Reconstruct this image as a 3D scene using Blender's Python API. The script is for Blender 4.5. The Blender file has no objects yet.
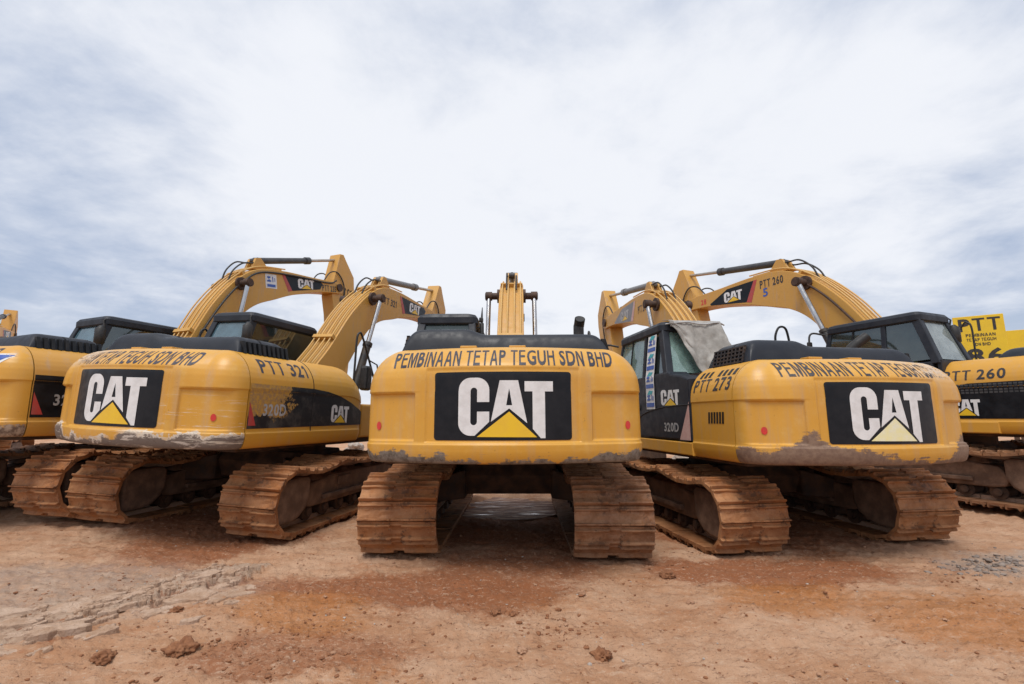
import bpy, bmesh, math, random
import numpy as np
from mathutils import Vector, Matrix
R = math.radians
random.seed(7)
sc = bpy.context.scene
COL = sc.collection

# ------------------------------------------------------------------ nodes
class NT:
    def __init__(s, name):
        s.m = bpy.data.materials.new(name); s.m.use_nodes = True
        s.t = s.m.node_tree; s.t.nodes.clear()
        s.out = s.t.nodes.new('ShaderNodeOutputMaterial')
        s._co = None
    def n(s, k, **kw):
        o = s.t.nodes.new(k)
        for a, b in kw.items(): setattr(o, a, b)
        return o
    def put(s, sock, v):
        if hasattr(v, 'is_output') or isinstance(v, bpy.types.NodeSocket): s.t.links.new(v, sock)
        else:
            if isinstance(v, (tuple, list)) and len(v) == 3 and sock.type == 'RGBA': v = (*v, 1)
            sock.default_value = v
    def co(s):
        if s._co is None: s._co = s.n('ShaderNodeTexCoord')
        return s._co.outputs['Object']
    def xyz(s):
        q = s.n('ShaderNodeSeparateXYZ'); s.put(q.inputs[0], s.co()); return q.outputs
    def noise(s, scale, detail=5, rough=.55, vec=None, stretch=None, dist=0):
        q = s.n('ShaderNodeTexNoise'); q.inputs['Scale'].default_value = scale
        q.inputs['Detail'].default_value = detail; q.inputs['Roughness'].default_value = rough
        q.inputs['Distortion'].default_value = dist
        v = vec or s.co()
        if stretch:
            mp = s.n('ShaderNodeMapping'); mp.inputs['Scale'].default_value = stretch
            s.put(mp.inputs[0], v); v = mp.outputs[0]
        s.put(q.inputs['Vector'], v); return q.outputs['Fac']
    def voro(s, scale, feature='F1', out='Distance'):
        q = s.n('ShaderNodeTexVoronoi', feature=feature); q.inputs['Scale'].default_value = scale
        s.put(q.inputs['Vector'], s.co()); return q.outputs[out]
    def ma(s, op, a, b=0.0, c=None):
        q = s.n('ShaderNodeMath', operation=op); s.put(q.inputs[0], a); s.put(q.inputs[1], b)
        if c is not None: s.put(q.inputs[2], c)
        return q.outputs[0]
    def step(s, v, a, b, lo=0.0, hi=1.0):
        q = s.n('ShaderNodeMapRange', interpolation_type='SMOOTHSTEP')
        for i, w in enumerate((v, a, b, lo, hi)): s.put(q.inputs[i], w)
        return q.outputs[0]
    def mix(s, f, a, b):
        q = s.n('ShaderNodeMix', data_type='RGBA'); s.put(q.inputs[0], f); s.put(q.inputs[6], a); s.put(q.inputs[7], b)
        return q.outputs[2]
    def bump(s, h, strength=.3, dist=.01):
        q = s.n('ShaderNodeBump'); q.inputs['Strength'].default_value = strength; q.inputs['Distance'].default_value = dist
        s.put(q.inputs['Height'], h); return q.outputs[0]
    def pbr(s, col, rough=.5, metal=0.0, normal=None, coat=0.0, alpha=None, spec=None):
        q = s.n('ShaderNodeBsdfPrincipled')
        s.put(q.inputs['Base Color'], col); s.put(q.inputs['Roughness'], rough); s.put(q.inputs['Metallic'], metal)
        if normal is not None: s.put(q.inputs['Normal'], normal)
        if spec is not None: s.put(q.inputs['Specular IOR Level'], spec)
        if alpha is not None: s.put(q.inputs['Alpha'], alpha)
        s.put(s.out.inputs[0], q.outputs[0]); return s.m

YEL = (.61, .305, .034)
YEL2 = (.56, .30, .055)
DUST = (.46, .30, .17)
def yellow(name, dust=.5, base=YEL, rust=.0):
    t = NT(name)
    n1 = t.noise(1.7, 6, .6); n2 = t.noise(9, 6, .65); n3 = t.noise(40, 3)
    c = t.mix(t.step(n1, .35, .75, 0, .5), base, YEL2)
    streak = t.noise(5, 5, .6, stretch=(2.2, 2.2, .25))
    c = t.mix(t.ma('MULTIPLY', t.step(streak, .5, .8), dust), c, DUST)
    c = t.mix(t.ma('MULTIPLY', t.step(n2, .62, .80), .35 + rust), c, (.17, .09, .05))
    c = t.mix(t.step(n3, .72, .80, 0, .35), c, (.62, .5, .35))
    return t.pbr(c, t.step(n2, .3, .8, .38, .62), normal=t.bump(t.noise(14, 4), .05, .01))
def cw_yellow(kind):
    t = NT('paint counterweight ' + kind)
    x, y, z = t.xyz()
    n1 = t.noise(1.5, 6, .6); nb = t.noise(4.0, 8, .7); nf = t.noise(18, 6, .7)
    c = t.mix(t.step(n1, .3, .75, 0, .45), YEL, (.65, .375, .075))
    streak = t.noise(4, 6, .6, stretch=(2.5, 2.5, .2))
    c = t.mix(t.step(streak, .46, .78, 0, .6), c, DUST)
    c = t.mix(t.step(nb, .50, .72, 0, .35), c, (.66, .46, .17))
    chip = t.noise(30, 5, .7); c = t.mix(t.step(chip, .66, .70, 0, .7), c, (.16, .085, .04))
    # fine horizontal scuffs
    sc_ = t.noise(7, 7, .75, stretch=(.35, .35, 9))
    c = t.mix(t.step(sc_, .62, .72, 0, .5), c, (.30, .20, .12)); sd_ = t.noise(12, 6, .75, stretch=(.3, .3, 12)); c = t.mix(t.step(sd_, .64, .70, 0, .4), c, (.74, .58, .32))
    jit = t.ma('ADD', t.ma('MULTIPLY', t.ma('SUBTRACT', nb, .5), .34), t.ma('MULTIPLY', t.ma('SUBTRACT', nf, .5), .12))
    hz = t.ma('ADD', z, jit)
    if kind == 'mid':
        edge = t.ma('ADD', 1.035, t.ma('MULTIPLY', t.step(t.ma('ABSOLUTE', t.ma('SUBTRACT', x, .15)), .25, 1.1), .085))
        wear = t.mix(t.step(nf, .4, .65), (.22, .19, .16), (.10, .08, .06))
    elif kind == 'left':
        edge = t.ma('ADD', 1.075, t.ma('MULTIPLY', t.step(x, -.1, .5), .085)); edge = t.ma('ADD', edge, t.ma('MULTIPLY', t.step(x, -.75, -1.15), .14))
        wear = t.mix(t.step(t.noise(9, 7, .7, stretch=(.5, .5, 2)), .56, .62), (.16, .125, .105), (.52, .46, .40)); wear = t.mix(t.step(nf, .55, .7), wear, (.10, .07, .055))
    elif kind == 'right':
        bite = t.ma('MULTIPLY', t.step(t.ma('ABSOLUTE', t.ma('ADD', x, .80)), .02, .22, 1, 0), .13)
        bite2 = t.ma('MULTIPLY', t.step(t.ma('ABSOLUTE', t.ma('SUBTRACT', x, 1.25)), .0, .35, 1, 0), .13)
        keep = t.ma('MULTIPLY', t.step(t.ma('ABSOLUTE', t.ma('SUBTRACT', x, .40)), .2, .85, 1, 0), -.14)
        edge = t.ma('ADD', t.ma('ADD', 1.195, bite), t.ma('ADD', keep, bite2))
        wear = t.mix(t.step(nf, .35, .65), (.17, .105, .075), (.24, .16, .11))
    else:
        edge = 1.15; wear = t.mix(t.step(nf, .38, .60), (.42, .33, .25), (.15, .10, .07))
    scr = t.ma('MULTIPLY', t.ma('SUBTRACT', t.noise(6, 7, .8, stretch=(.35, .35, 6)), .5), .30 if kind == 'right' else .12)
    d = t.ma('SUBTRACT', edge, t.ma('ADD', hz, scr))
    if kind == 'left':
        c = t.mix(t.ma('MULTIPLY', t.step(d, -.040, -.025), t.step(n1, .38, .5)), c, (.62, .55, .46))
    c = t.mix(t.step(d, -.012, .012), c, wear)
    if kind in ('left', 'right'):
        # pale scoured upper edge
        sgn = -1 if kind == 'left' else 1
        top = t.ma('MULTIPLY', t.step(z, 1.86, 2.0), t.step(t.ma('ADD', t.ma('MULTIPLY', x, sgn), t.ma('MULTIPLY', nb, .8)), .55, 1.3))
        c = t.mix(t.ma('MULTIPLY', top, t.step(nf, .35, .6)), c, (.60, .48, .36))
        if kind == 'left':
            pa = t.ma('MULTIPLY', t.step(t.noise(3, 8, .8, stretch=(.4, .4, 8)), .56, .60), t.ma('MULTIPLY', t.step(t.ma('SUBTRACT', 1.62, z), -.1, .3), t.step(x, -.1, .5)))
            c = t.mix(t.ma('MULTIPLY', pa, .8), c, (.70, .62, .50))
    rough = t.step(t.ma('ADD', d, t.ma('MULTIPLY', nf, .1)), -.05, .1, .40, .75)
    return t.pbr(c, rough, normal=t.bump(t.ma('ADD', t.ma('MULTIPLY', nf, .5), t.step(d, -.02, .02)), .12, .01))
def simple(name, c1, c2, rough=.5, scale=6, metal=0.0, bump=.1, spec=None):
    t = NT(name); n = t.noise(scale, 6, .65)
    return t.pbr(t.mix(t.step(n, .35, .72), c1, c2), t.step(t.noise(scale * 2, 4), .3, .7, max(.05, rough - .1), min(1, rough + .12)), metal,
                 normal=t.bump(n, bump, .01), spec=spec)
def mud_mat():
    t = NT('rusty mud'); 
    n1 = t.noise(2.2, 7, .65); n2 = t.noise(11, 7, .7); n3 = t.noise(45, 4, .6); n4 = t.noise(3.7, 5, .6)
    c = t.mix(t.step(n1, .35, .66), (.21, .082, .030), (.42, .205, .092))
    c = t.mix(t.step(n4, .5, .72, 0, .8), c, (.38, .145, .042))
    c = t.mix(t.step(n2, .58, .72, 0, .75), c, (.09, .045, .025))
    c = t.mix(t.step(n3, .62, .74, 0, .6), c, (.48, .34, .23))
    rn = t.n('ShaderNodeObjectInfo').outputs['Random']; big = t.noise(1.1, 4, .6)
    c = t.mix(t.ma('MULTIPLY', t.step(t.ma('ADD', rn, big), .95, 1.45), .45), c, t.mix(t.step(n2, .4, .6), (.22, .145, .10), (.11, .065, .042)))
    c = t.mix(t.step(t.noise(6, 8, .75), .55, .62, 0, .75), c, (.085, .042, .024))
    gm = t.n('ShaderNodeNewGeometry').outputs['Pointiness']
    c = t.mix(t.step(t.ma('ADD', gm, t.ma('MULTIPLY', t.ma('SUBTRACT', n2, .5), .12)), .55, .64, 0, .7), c, (.46, .33, .25))
    return t.pbr(c, t.step(n2, .3, .7, .55, .9), normal=t.bump(t.ma('ADD', n2, t.ma('MULTIPLY', n3, .35)), .55, .012), spec=.35)
def worn_letters(name, col, fade=0.0, side=0, amt=.0):
    t = NT(name); x, y, z = t.xyz()
    nf = t.noise(22, 6, .75); st = t.noise(10, 5, .7, stretch=(.3, .3, 5))
    k = t.ma('ADD', t.ma('MULTIPLY', nf, .55), t.ma('MULTIPLY', st, .45))
    if side: k = t.ma('ADD', k, t.ma('MULTIPLY', t.step(t.ma('MULTIPLY', x, side), -.1, 1.2), .27))
    a = t.step(k, .66 - amt, .74 - amt, 1 - fade, 0)
    c = t.mix(t.step(nf, .4, .7), col, tuple(min(1, v * 1.5 + .02) for v in col))
    return t.pbr(c, .55, alpha=a)
def glass_mat(name, tint, refl=.10, haze=.25, hcol=(.45, .55, .52)):
    t = NT(name)
    tr = t.n('ShaderNodeBsdfTransparent'); t.put(tr.inputs[0], tint)
    gl = t.n('ShaderNodeBsdfGlossy'); gl.inputs['Roughness'].default_value = .04; t.put(gl.inputs[0], (.9, .95, .95))
    df = t.n('ShaderNodeBsdfDiffuse'); t.put(df.inputs[0], hcol)
    m0 = t.n('ShaderNodeMixShader'); t.put(m0.inputs[0], t.step(t.noise(4, 6, .7), .2, .8, haze * .5, haze * 1.3)); t.put(m0.inputs[1], tr.outputs[0]); t.put(m0.inputs[2], df.outputs[0])
    fr = t.n('ShaderNodeFresnel'); fr.inputs[0].default_value = 1.5
    m1 = t.n('ShaderNodeMixShader'); t.put(m1.inputs[0], t.ma('ADD', fr.outputs[0], refl)); t.put(m1.inputs[1], m0.outputs[0]); t.put(m1.inputs[2], gl.outputs[0])
    t.put(t.out.inputs[0], m1.outputs[0]); return t.m
def peeled_black():
    t = NT('peeled black decal'); x, y, z = t.xyz()
    n = t.noise(5, 8, .75); nf = t.noise(25, 5, .7)
    yy = t.ma('ADD', y, t.ma('MULTIPLY', t.ma('SUBTRACT', n, .5), 1.1))
    zone = t.ma('MULTIPLY', t.step(yy, -1.52, -1.56), t.step(t.ma('ADD', z, t.ma('MULTIPLY', n, .5)), 1.62, 1.66))
    ye = t.mix(t.step(nf, .4, .6), (.50, .28, .05), (.33, .20, .09))
    c = t.mix(t.step(nf, .5, .75), (.012, .013, .017), (.035, .033, .032))
    c = t.mix(t.step(t.noise(3.5, 7, .7), .48, .68, 0, .8), c, (.085, .078, .07)); c = t.mix(zone, c, ye)
    return t.pbr(c, .45)

M = {}
M['yellow'] = yellow('machine yellow paint', .45)
M['yellow_old'] = yellow('weathered yellow paint', .75, (.56, .285, .05), .15)
M['boom'] = yellow('boom yellow paint', .9, (.56, .305, .065), .30)
M['pipe'] = yellow('pipe yellow paint', .8, (.60, .37, .12), .1)
M['navy'] = simple('dark hood plastic', (.011, .014, .022), (.024, .028, .037), .5, 5, bump=.05, spec=.35)
M['black'] = simple('black enamel', (.006, .007, .009), (.020, .019, .02), .45, 7, bump=.04, spec=.3)
M['decal'] = simple('black decal film', (.004, .006, .010), (.013, .014, .018), .38, 5, bump=.02, spec=.28)
M['decal_peel'] = peeled_black()
M['white'] = simple('white lettering', (.74, .75, .76), (.62, .62, .62), .45, 8, bump=.02)
M['white_dull'] = simple('dulled white lettering', (.45, .45, .45), (.30, .30, .30), .5, 8, bump=.02)
M['tri'] = simple('yellow triangle film', (.78, .50, .02), (.74, .46, .03), .4, 6, bump=.02)
M['tri_worn'] = simple('scraped triangle film', (.80, .74, .36), (.76, .75, .62), .5, 9, bump=.02)
M['red'] = simple('red film', (.62, .035, .03), (.5, .05, .04), .35, 12, bump=.02)
M['redstripe'] = simple('faded red stripe', (.45, .05, .045), (.36, .09, .08), .45, 8, bump=.02)
M['pinkstripe'] = simple('bleached stripe', (.62, .42, .38), (.55, .30, .27), .45, 8, bump=.02)
M['ink'] = worn_letters('black stencil paint', (.022, .022, .035), 0, 0, -.02)
M['ink_left'] = worn_letters('worn stencil paint facing left', (.030, .030, .05), .12, -1, .02)
M['ink_right'] = worn_letters('worn stencil paint facing right', (.030, .028, .035), .1, 1, .0)
M['ink_solid'] = simple('solid black stencil', (.02, .02, .025), (.045, .04, .04), .5, 15, bump=.02)
M['blue'] = simple('blue film', (.03, .09, .40), (.05, .12, .36), .4, 9, bump=.02)
M['teal'] = simple('teal film', (.03, .36, .42), (.06, .40, .46), .4, 9, bump=.02)
M['mud'] = mud_mat()
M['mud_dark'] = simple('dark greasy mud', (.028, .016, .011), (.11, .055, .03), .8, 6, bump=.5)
M['steel'] = simple('dirty steel', (.14, .085, .055), (.07, .045, .035), .6, 8, .3, .3)
M['rustpin'] = simple('rusted pin', (.045, .028, .022), (.11, .06, .038), .7, 14, .2, .3)
M['chrome'] = simple('chromed rod', (.50, .50, .51), (.40, .38, .36), .24, 5, 1.0, .02)
M['chrome_dull'] = simple('dull rod', (.45, .40, .35), (.36, .28, .20), .35, 9, .8, .04)
M['barrel'] = simple('grey cylinder barrel', (.035, .037, .042), (.075, .073, .075), .5, 6, bump=.05)
M['barrel_pale'] = simple('pale grey cylinder barrel', (.15, .155, .165), (.20, .19, .18), .5, 6, bump=.05)
M['hose'] = simple('black rubber hose', (.014, .014, .015), (.035, .032, .03), .55, 15, bump=.05)
M['greybadge'] = simple('sun bleached badge', (.19, .20, .22), (.27, .27, .28), .5, 6, bump=.02)
M['glass'] = glass_mat('green cab glass', (.62, .84, .77), .06, .45, (.42, .60, .55))
M['glass_blue'] = glass_mat('blue tinted cab glass', (.30, .46, .56), .08, .35, (.20, .36, .46))
M['glass_dark'] = glass_mat('dark cab glass', (.22, .30, .28), .08, .15, (.16, .21, .20))
M['glass_pale'] = glass_mat('pale cab glass', (.62, .72, .70), .10, .55, (.42, .48, .47))
M['glass_deep'] = glass_mat('smoky cab glass', (.10, .15, .14), .03, .35, (.10, .15, .15))
M['seat'] = simple('cab seat cloth', (.03, .03, .032), (.055, .052, .05), .9, 20, bump=.2)
M['cloth'] = simple('dirty grey cloth', (.24, .225, .205), (.42, .40, .37), .95, 5, bump=.6)
M['sign'] = simple('yellow sign paint', (.80, .55, .02), (.72, .48, .03), .5, 3, bump=.03)
M['stone'] = simple('grey broken stone', (.34, .29, .25), (.46, .40, .35), .9, 12, bump=.5)
M['stone_dark'] = simple('grey stained stone', (.17, .135, .115), (.33, .27, .23), .9, 12, bump=.5)
M['clod'] = simple('red clay clod', (.19, .075, .032), (.31, .14, .065), .95, 30, bump=.8)
M['clod_pale'] = simple('pale clay clod', (.40, .23, .14), (.31, .16, .09), .95, 25, bump=.8)
M['tail'] = simple('red lens', (.5, .02, .015), (.4, .02, .02), .25, 12, bump=.02)
CW = {k: cw_yellow(k) for k in ('mid', 'left', 'right', 'far')}

# ------------------------------------------------------------------ mesh helpers
class MB:
    def __init__(s): s.v = []; s.f = []; s.sm = []
    def add(s, vs, fs, smooth=False):
        o = len(s.v); s.v += [tuple(v) for v in vs]; s.f += [tuple(i + o for i in f) for f in fs]; s.sm += [smooth] * len(fs)
    def box(s, x0, x1, y0, y1, z0, z1, b=.0):
        if b <= 0:
            vs = [(x, y, z) for z in (z0, z1) for y in (y0, y1) for x in (x0, x1)]
            s.add(vs, [(0, 2, 3, 1), (4, 5, 7, 6), (0, 1, 5, 4), (2, 6, 7, 3), (0, 4, 6, 2), (1, 3, 7, 5)])
        else:
            bm = bmesh.new(); bmesh.ops.create_cube(bm, size=1)
            for v in bm.verts: v.co = Vector(((x0 + x1) / 2 + v.co.x * (x1 - x0), (y0 + y1) / 2 + v.co.y * (y1 - y0), (z0 + z1) / 2 + v.co.z * (z1 - z0)))
            bmesh.ops.bevel(bm, geom=bm.edges[:], offset=b, segments=2, affect='EDGES', profile=.5)
            s.bm(bm)
    def bm(s, bm, smooth=False):
        bm.verts.index_update(); s.add([v.co[:] for v in bm.verts], [[v.index for v in f.verts] for f in bm.faces], smooth); bm.free()
    def hexa(s, pts, b=.0):
        bm = bmesh.new(); vs = [bm.verts.new(p) for p in pts]
        for f in [(0, 3, 2, 1), (4, 5, 6, 7), (0, 1, 5, 4), (1, 2, 6, 5), (2, 3, 7, 6), (3, 0, 4, 7)]: bm.faces.new([vs[i] for i in f])
        bmesh.ops.recalc_face_normals(bm, faces=bm.faces[:])
        if b: bmesh.ops.bevel(bm, geom=bm.edges[:], offset=b, segments=2, affect='EDGES', profile=.5)
        s.bm(bm)
    def prism(s, poly, x0, x1, b=.0, axis='x'):
        """polygon in (y,z) swept along x"""
        bm = bmesh.new()
        A = [bm.verts.new((x0, p[0], p[1])) for p in poly]; B = [bm.verts.new((x1, p[0], p[1])) for p in poly]
        n = len(poly)
        fa = bm.faces.new(A); fb = bm.faces.new(B[::-1])
        for i in range(n): bm.faces.new((A[i], B[i], B[(i + 1) % n], A[(i + 1) % n]))
        bmesh.ops.recalc_face_normals(bm, faces=bm.faces[:])
        if b:
            ed = [e for e in fa.edges] + [e for e in fb.edges]
            bmesh.ops.bevel(bm, geom=ed, offset=b, segments=2, affect='EDGES', profile=.5)
        if axis == 'y':
            for v in bm.verts: v.co = Vector((v.co.y, v.co.x, v.co.z))
            bmesh.ops.recalc_face_normals(bm, faces=bm.faces[:])
        s.bm(bm)
    def tube(s, pts, r, n=10, cap=True):
        pts = [Vector(p) for p in pts]; k = len(pts); rs = r if isinstance(r, (list, tuple)) else [r] * k
        T = [(pts[min(i + 1, k - 1)] - pts[max(i - 1, 0)]).normalized() for i in range(k)]
        up = Vector((0, 0, 1)) if abs(T[0].z) < .9 else Vector((1, 0, 0))
        N = (up - T[0] * up.dot(T[0])).normalized(); vs = []
        for i in range(k):
            N = (N - T[i] * N.dot(T[i])).normalized(); B = T[i].cross(N)
            for j in range(n):
                a = 2 * math.pi * j / n; vs.append(pts[i] + (N * math.cos(a) + B * math.sin(a)) * rs[i])
        fs = [(i * n + j, i * n + (j + 1) % n, (i + 1) * n + (j + 1) % n, (i + 1) * n + j) for i in range(k - 1) for j in range(n)]
        s.add(vs, fs, True)
        if cap:
            o = len(s.v); s.add([vs[j] for j in range(n)], [tuple(range(n))[::-1]]); s.add([vs[(k - 1) * n + j] for j in range(n)], [tuple(range(n))])
    def cyl(s, a, b, r, n=20): s.tube([a, b], r, n)
    def mesh(s, name, mat):
        me = bpy.data.meshes.new(name); me.from_pydata(s.v, [], s.f); me.update()
        me.polygons.foreach_set('use_smooth', s.sm)
        me.materials.append(mat); return me
def ob(name, me, parent=None):
    o = bpy.data.objects.new(name, me); COL.objects.link(o)
    if parent is not None: o.parent = parent
    return o
def part(name, mb, mat, parent): return ob(name, mb.mesh(name, mat), parent)
def tag(o, label, cat, group=None, kind=None):
    if label: o['label'] = label
    if cat: o['category'] = cat
    if group: o['group'] = group
    if kind: o['kind'] = kind
    return o
def curve_smooth(pts, n=8):
    """catmull-rom through points"""
    P = [Vector(p) for p in pts]; P = [P[0] * 2 - P[1]] + P + [P[-1] * 2 - P[-2]]; out = []
    for i in range(1, len(P) - 2):
        for k in range(n):
            t = k / n; a, b, c, d = P[i - 1], P[i], P[i + 1], P[i + 2]
            out.append(.5 * ((2 * b) + (c - a) * t + (2 * a - 5 * b + 4 * c - d) * t * t + (3 * b - a - 3 * c + d) * t ** 3))
    out.append(P[-2]); return out
def sst(a, b, x):
    if a == b: return 1.0 if x > a else 0.0
    t = max(0, min(1, (x - a) / (b - a))); return t * t * (3 - 2 * t)

# ------------------------------------------------------------------ flat artwork (lettering) and its projection
_txt = {}
GLY = {'M': [[(0, 0), (0, 1), (.23, 1), (.425, .34), (.62, 1), (.85, 1), (.85, 0), (.69, 0), (.69, .74), (.49, 0), (.36, 0), (.16, .74), (.16, 0)]],
       'N': [[(0, 0), (0, 1), (.18, 1), (.53, .30), (.53, 1), (.69, 1), (.69, 0), (.51, 0), (.16, .70), (.16, 0)]],
       'T': [[(0, 1), (.66, 1), (.66, .86), (.41, .86), (.41, 0), (.25, 0), (.25, .86), (0, .86)]],
       'E': [[(0, 0), (0, 1), (.60, 1), (.60, .86), (.16, .86), (.16, .58), (.56, .58), (.56, .44), (.16, .44), (.16, .14), (.62, .14), (.62, 0)]],
       'H': [[(0, 0), (0, 1), (.16, 1), (.16, .58), (.52, .58), (.52, 1), (.68, 1), (.68, 0), (.52, 0), (.52, .44), (.16, .44), (.16, 0)]],
       'I': [[(0, 0), (0, 1), (.16, 1), (.16, 0)]],
       'A': [[(0, 0), (.27, 1), (.45, 1), (.72, 0), (.55, 0), (.49, .23), (.23, .23), (.17, 0)], [(.265, .36), (.455, .36), (.36, .78)]],
       '1': [[(.16, 0), (.16, .74), (0, .66), (0, .80), (.20, 1), (.31, 1), (.31, 0)]]}
def glyph(ch, bold):
    k = (ch, bold)
    if k not in _txt:
        if ch in GLY: _txt[k] = poly2d(GLY[ch])
        else:
            cu = bpy.data.curves.new('lettering', 'FONT'); cu.body = ch; cu.size = 1.37; cu.offset = bold; cu.resolution_u = 3; cu.fill_mode = 'FRONT'
            o = bpy.data.objects.new('lettering', cu); COL.objects.link(o); bpy.context.view_layer.update()
            me = bpy.data.meshes.new_from_object(o.evaluated_get(bpy.context.evaluated_depsgraph_get()))
            v = [x.co.to_2d() for x in me.vertices]; x0 = min(p.x for p in v); y0 = min(p.y for p in v); y1 = max(p.y for p in v)
            _txt[k] = ([((p.x - x0) * .92, (p.y - y0) / (y1 - y0)) for p in v], [tuple(p.vertices) for p in me.polygons])
            bpy.data.objects.remove(o); bpy.data.curves.remove(cu); bpy.data.meshes.remove(me)
    return _txt[k]
def text2d(body, bold=.012, shear=0):
    V = []; F = []; x = 0
    for ch in body:
        if ch == ' ': x += .34; continue
        v, f = glyph(ch, .035); o = len(V); V += [(p[0] + x, p[1]) for p in v]; F += [tuple(q + o for q in g) for g in f]
        x += max(p[0] for p in v) + .13
    return V, F
def poly2d(loops):
    cu = bpy.data.curves.new('shape', 'CURVE'); cu.dimensions = '2D'; cu.fill_mode = 'BOTH'
    for lp in loops:
        sp = cu.splines.new('POLY'); sp.points.add(len(lp) - 1); sp.use_cyclic_u = True
        for p, q in zip(sp.points, lp): p.co = (q[0], q[1], 0, 1)
    o = bpy.data.objects.new('shape', cu); COL.objects.link(o); bpy.context.view_layer.update()
    me = bpy.data.meshes.new_from_object(o.evaluated_get(bpy.context.evaluated_depsgraph_get()))
    r = ([v.co.to_2d() for v in me.vertices], [tuple(p.vertices) for p in me.polygons])
    bpy.data.objects.remove(o); bpy.data.curves.remove(cu); bpy.data.meshes.remove(me); return r
def norm2d(a):
    xs = [p[0] for p in a[0]]; ys = [p[1] for p in a[0]]
    w, h = max(xs) - min(xs), max(ys) - min(ys)
    return [((p[0] - min(xs)) / w, (p[1] - min(ys)) / h) for p in a[0]], a[1]
def decal(name, art, fn, mat, parent, cut=0, normalise=True):
    """map artwork (u,v in 0..1) on a surface through fn; cut = slices per direction"""
    vs, fs = norm2d(art) if normalise else art
    bm = bmesh.new(); V = [bm.verts.new((p[0], p[1], 0)) for p in vs]
    for f in fs:
        try: bm.faces.new([V[i] for i in f])
        except ValueError: pass
    if cut:
        nu, nv = cut if isinstance(cut, tuple) else (cut, cut)
        x0, x1 = min(p[0] for p in vs), max(p[0] for p in vs); y0, y1 = min(p[1] for p in vs), max(p[1] for p in vs)
        for i in range(1, nu):
            bmesh.ops.bisect_plane(bm, geom=bm.verts[:] + bm.edges[:] + bm.faces[:], plane_co=(x0 + (x1 - x0) * i / nu, 0, 0), plane_no=(1, 0, 0))
        for i in range(1, nv):
            bmesh.ops.bisect_plane(bm, geom=bm.verts[:] + bm.edges[:] + bm.faces[:], plane_co=(0, y0 + (y1 - y0) * i / nv, 0), plane_no=(0, 1, 0))
    for v in bm.verts: v.co = Vector(fn(v.co.x, v.co.y))
    me = bpy.data.meshes.new(name); bm.to_mesh(me); bm.free(); me.materials.append(mat)
    return ob(name, me, parent)
# emblem drawn from its outline (zoom pixels, y down)
def arc(cx, cy, rx, ry, a0, a1, n=8):
    return [(cx + rx * math.cos(R(a0 + (a1 - a0) * i / n)), cy + ry * math.sin(R(a0 + (a1 - a0) * i / n))) for i in range(n + 1)]
def fl(l): return [((x - 330) / 412, (462 - y) / 250) for x, y in l]
L_C = fl(arc(383, 265, 53, 53, 180, 270) + arc(412, 265, 53, 53, 270, 360) + [(465, 316), (412, 316)] + arc(397.5, 268, 14.5, 14, 0, -180)
         + arc(397.5, 398, 14.5, 14, 180, 0) + [(412, 356), (465, 356), (465, 398), (402, 455)] + arc(383, 402, 53, 53, 90, 180))
L_A = [fl([(510, 224), (590, 224), (628, 404), (551, 343), (472, 398)]), fl([(551, 258), (538, 330), (564, 330)])]
L_T = fl([(618, 228), (742, 228), (742, 272), (706, 272), (706, 466), (686, 466), (652, 428), (652, 272), (618, 272)])
L_TRI = fl([(551, 356), (412, 460), (670, 462)])
EMB = poly2d([L_C]); EA = poly2d(L_A); ET = poly2d([L_T])
def merge(*arts):
    v = []; f = []
    for a in arts:
        o = len(v); v += list(a[0]); f += [tuple(i + o for i in q) for q in a[1]]
    return v, f
EMB = merge(EMB, EA, ET); ETRI = poly2d([L_TRI])
def emblem(fn, parent, cut=0, wm=None, tm=None):
    decal('badge_lettering', EMB, fn, wm or M['white'], parent, cut, False)
    decal('badge_triangle', ETRI, fn, tm or M['tri'], parent, cut, False)
RECT = ([(0, 0), (1, 0), (1, 1), (0, 1)], [(0, 1, 2, 3)])
def rrect(r=.06, ar=2.0):
    rx, ry = r / ar, r
    l = arc(1 - rx, 1 - ry, rx, ry, 0, 90, 5) + arc(rx, 1 - ry, rx, ry, 90, 180, 5) + arc(rx, ry, rx, ry, 180, 270, 5) + arc(1 - rx, ry, rx, ry, 270, 360, 5)
    return l, [tuple(range(len(l)))]

# ------------------------------------------------------------------ counterweight surface
SEAM = -2.16
PROF = [(.20, 1.02), (.075, 1.022), (.050, 1.03), (.036, 1.045), (.020, 1.085), (.010, 1.13), (.006, 1.18), (.006, 1.195), (.012, 1.200), (.016, 1.212), (.017, 1.220), (.017, 1.226), (.018, 1.238), (.018, 1.26), (.018, 1.3), (.018, 1.4), (.019, 1.5), (.019, 1.6), (.019, 1.654), (.019, 1.662), (.019, 1.672), (.010, 1.685), (.011, 1.70),
        (.016, 1.76), (.025, 1.82), (.044, 1.88), (.074, 1.94), (.110, 1.99), (.152, 2.035), (.20, 2.07), (.245, 2.097), (.29, 2.115), (.34, 2.125)]
_sl = [0]
for a, b in zip(PROF, PROF[1:]): _sl.append(_sl[-1] + math.hypot(a[0] - b[0], a[1] - b[1]))
def prof_z(z):
    for (i0, z0), (i1, z1) in zip(PROF, PROF[1:]):
        if z <= z1: return i0 + (i1 - i0) * max(0, (z - z0) / (z1 - z0))
    return PROF[-1][0]
def prof_s(s):
    for k in range(len(_sl) - 1):
        if s <= _sl[k + 1]:
            t = (s - _sl[k]) / (_sl[k + 1] - _sl[k]); a, b = PROF[k], PROF[k + 1]
            return a[0] + (b[0] - a[0]) * t, a[1] + (b[1] - a[1]) * t
    return PROF[-1]
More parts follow.
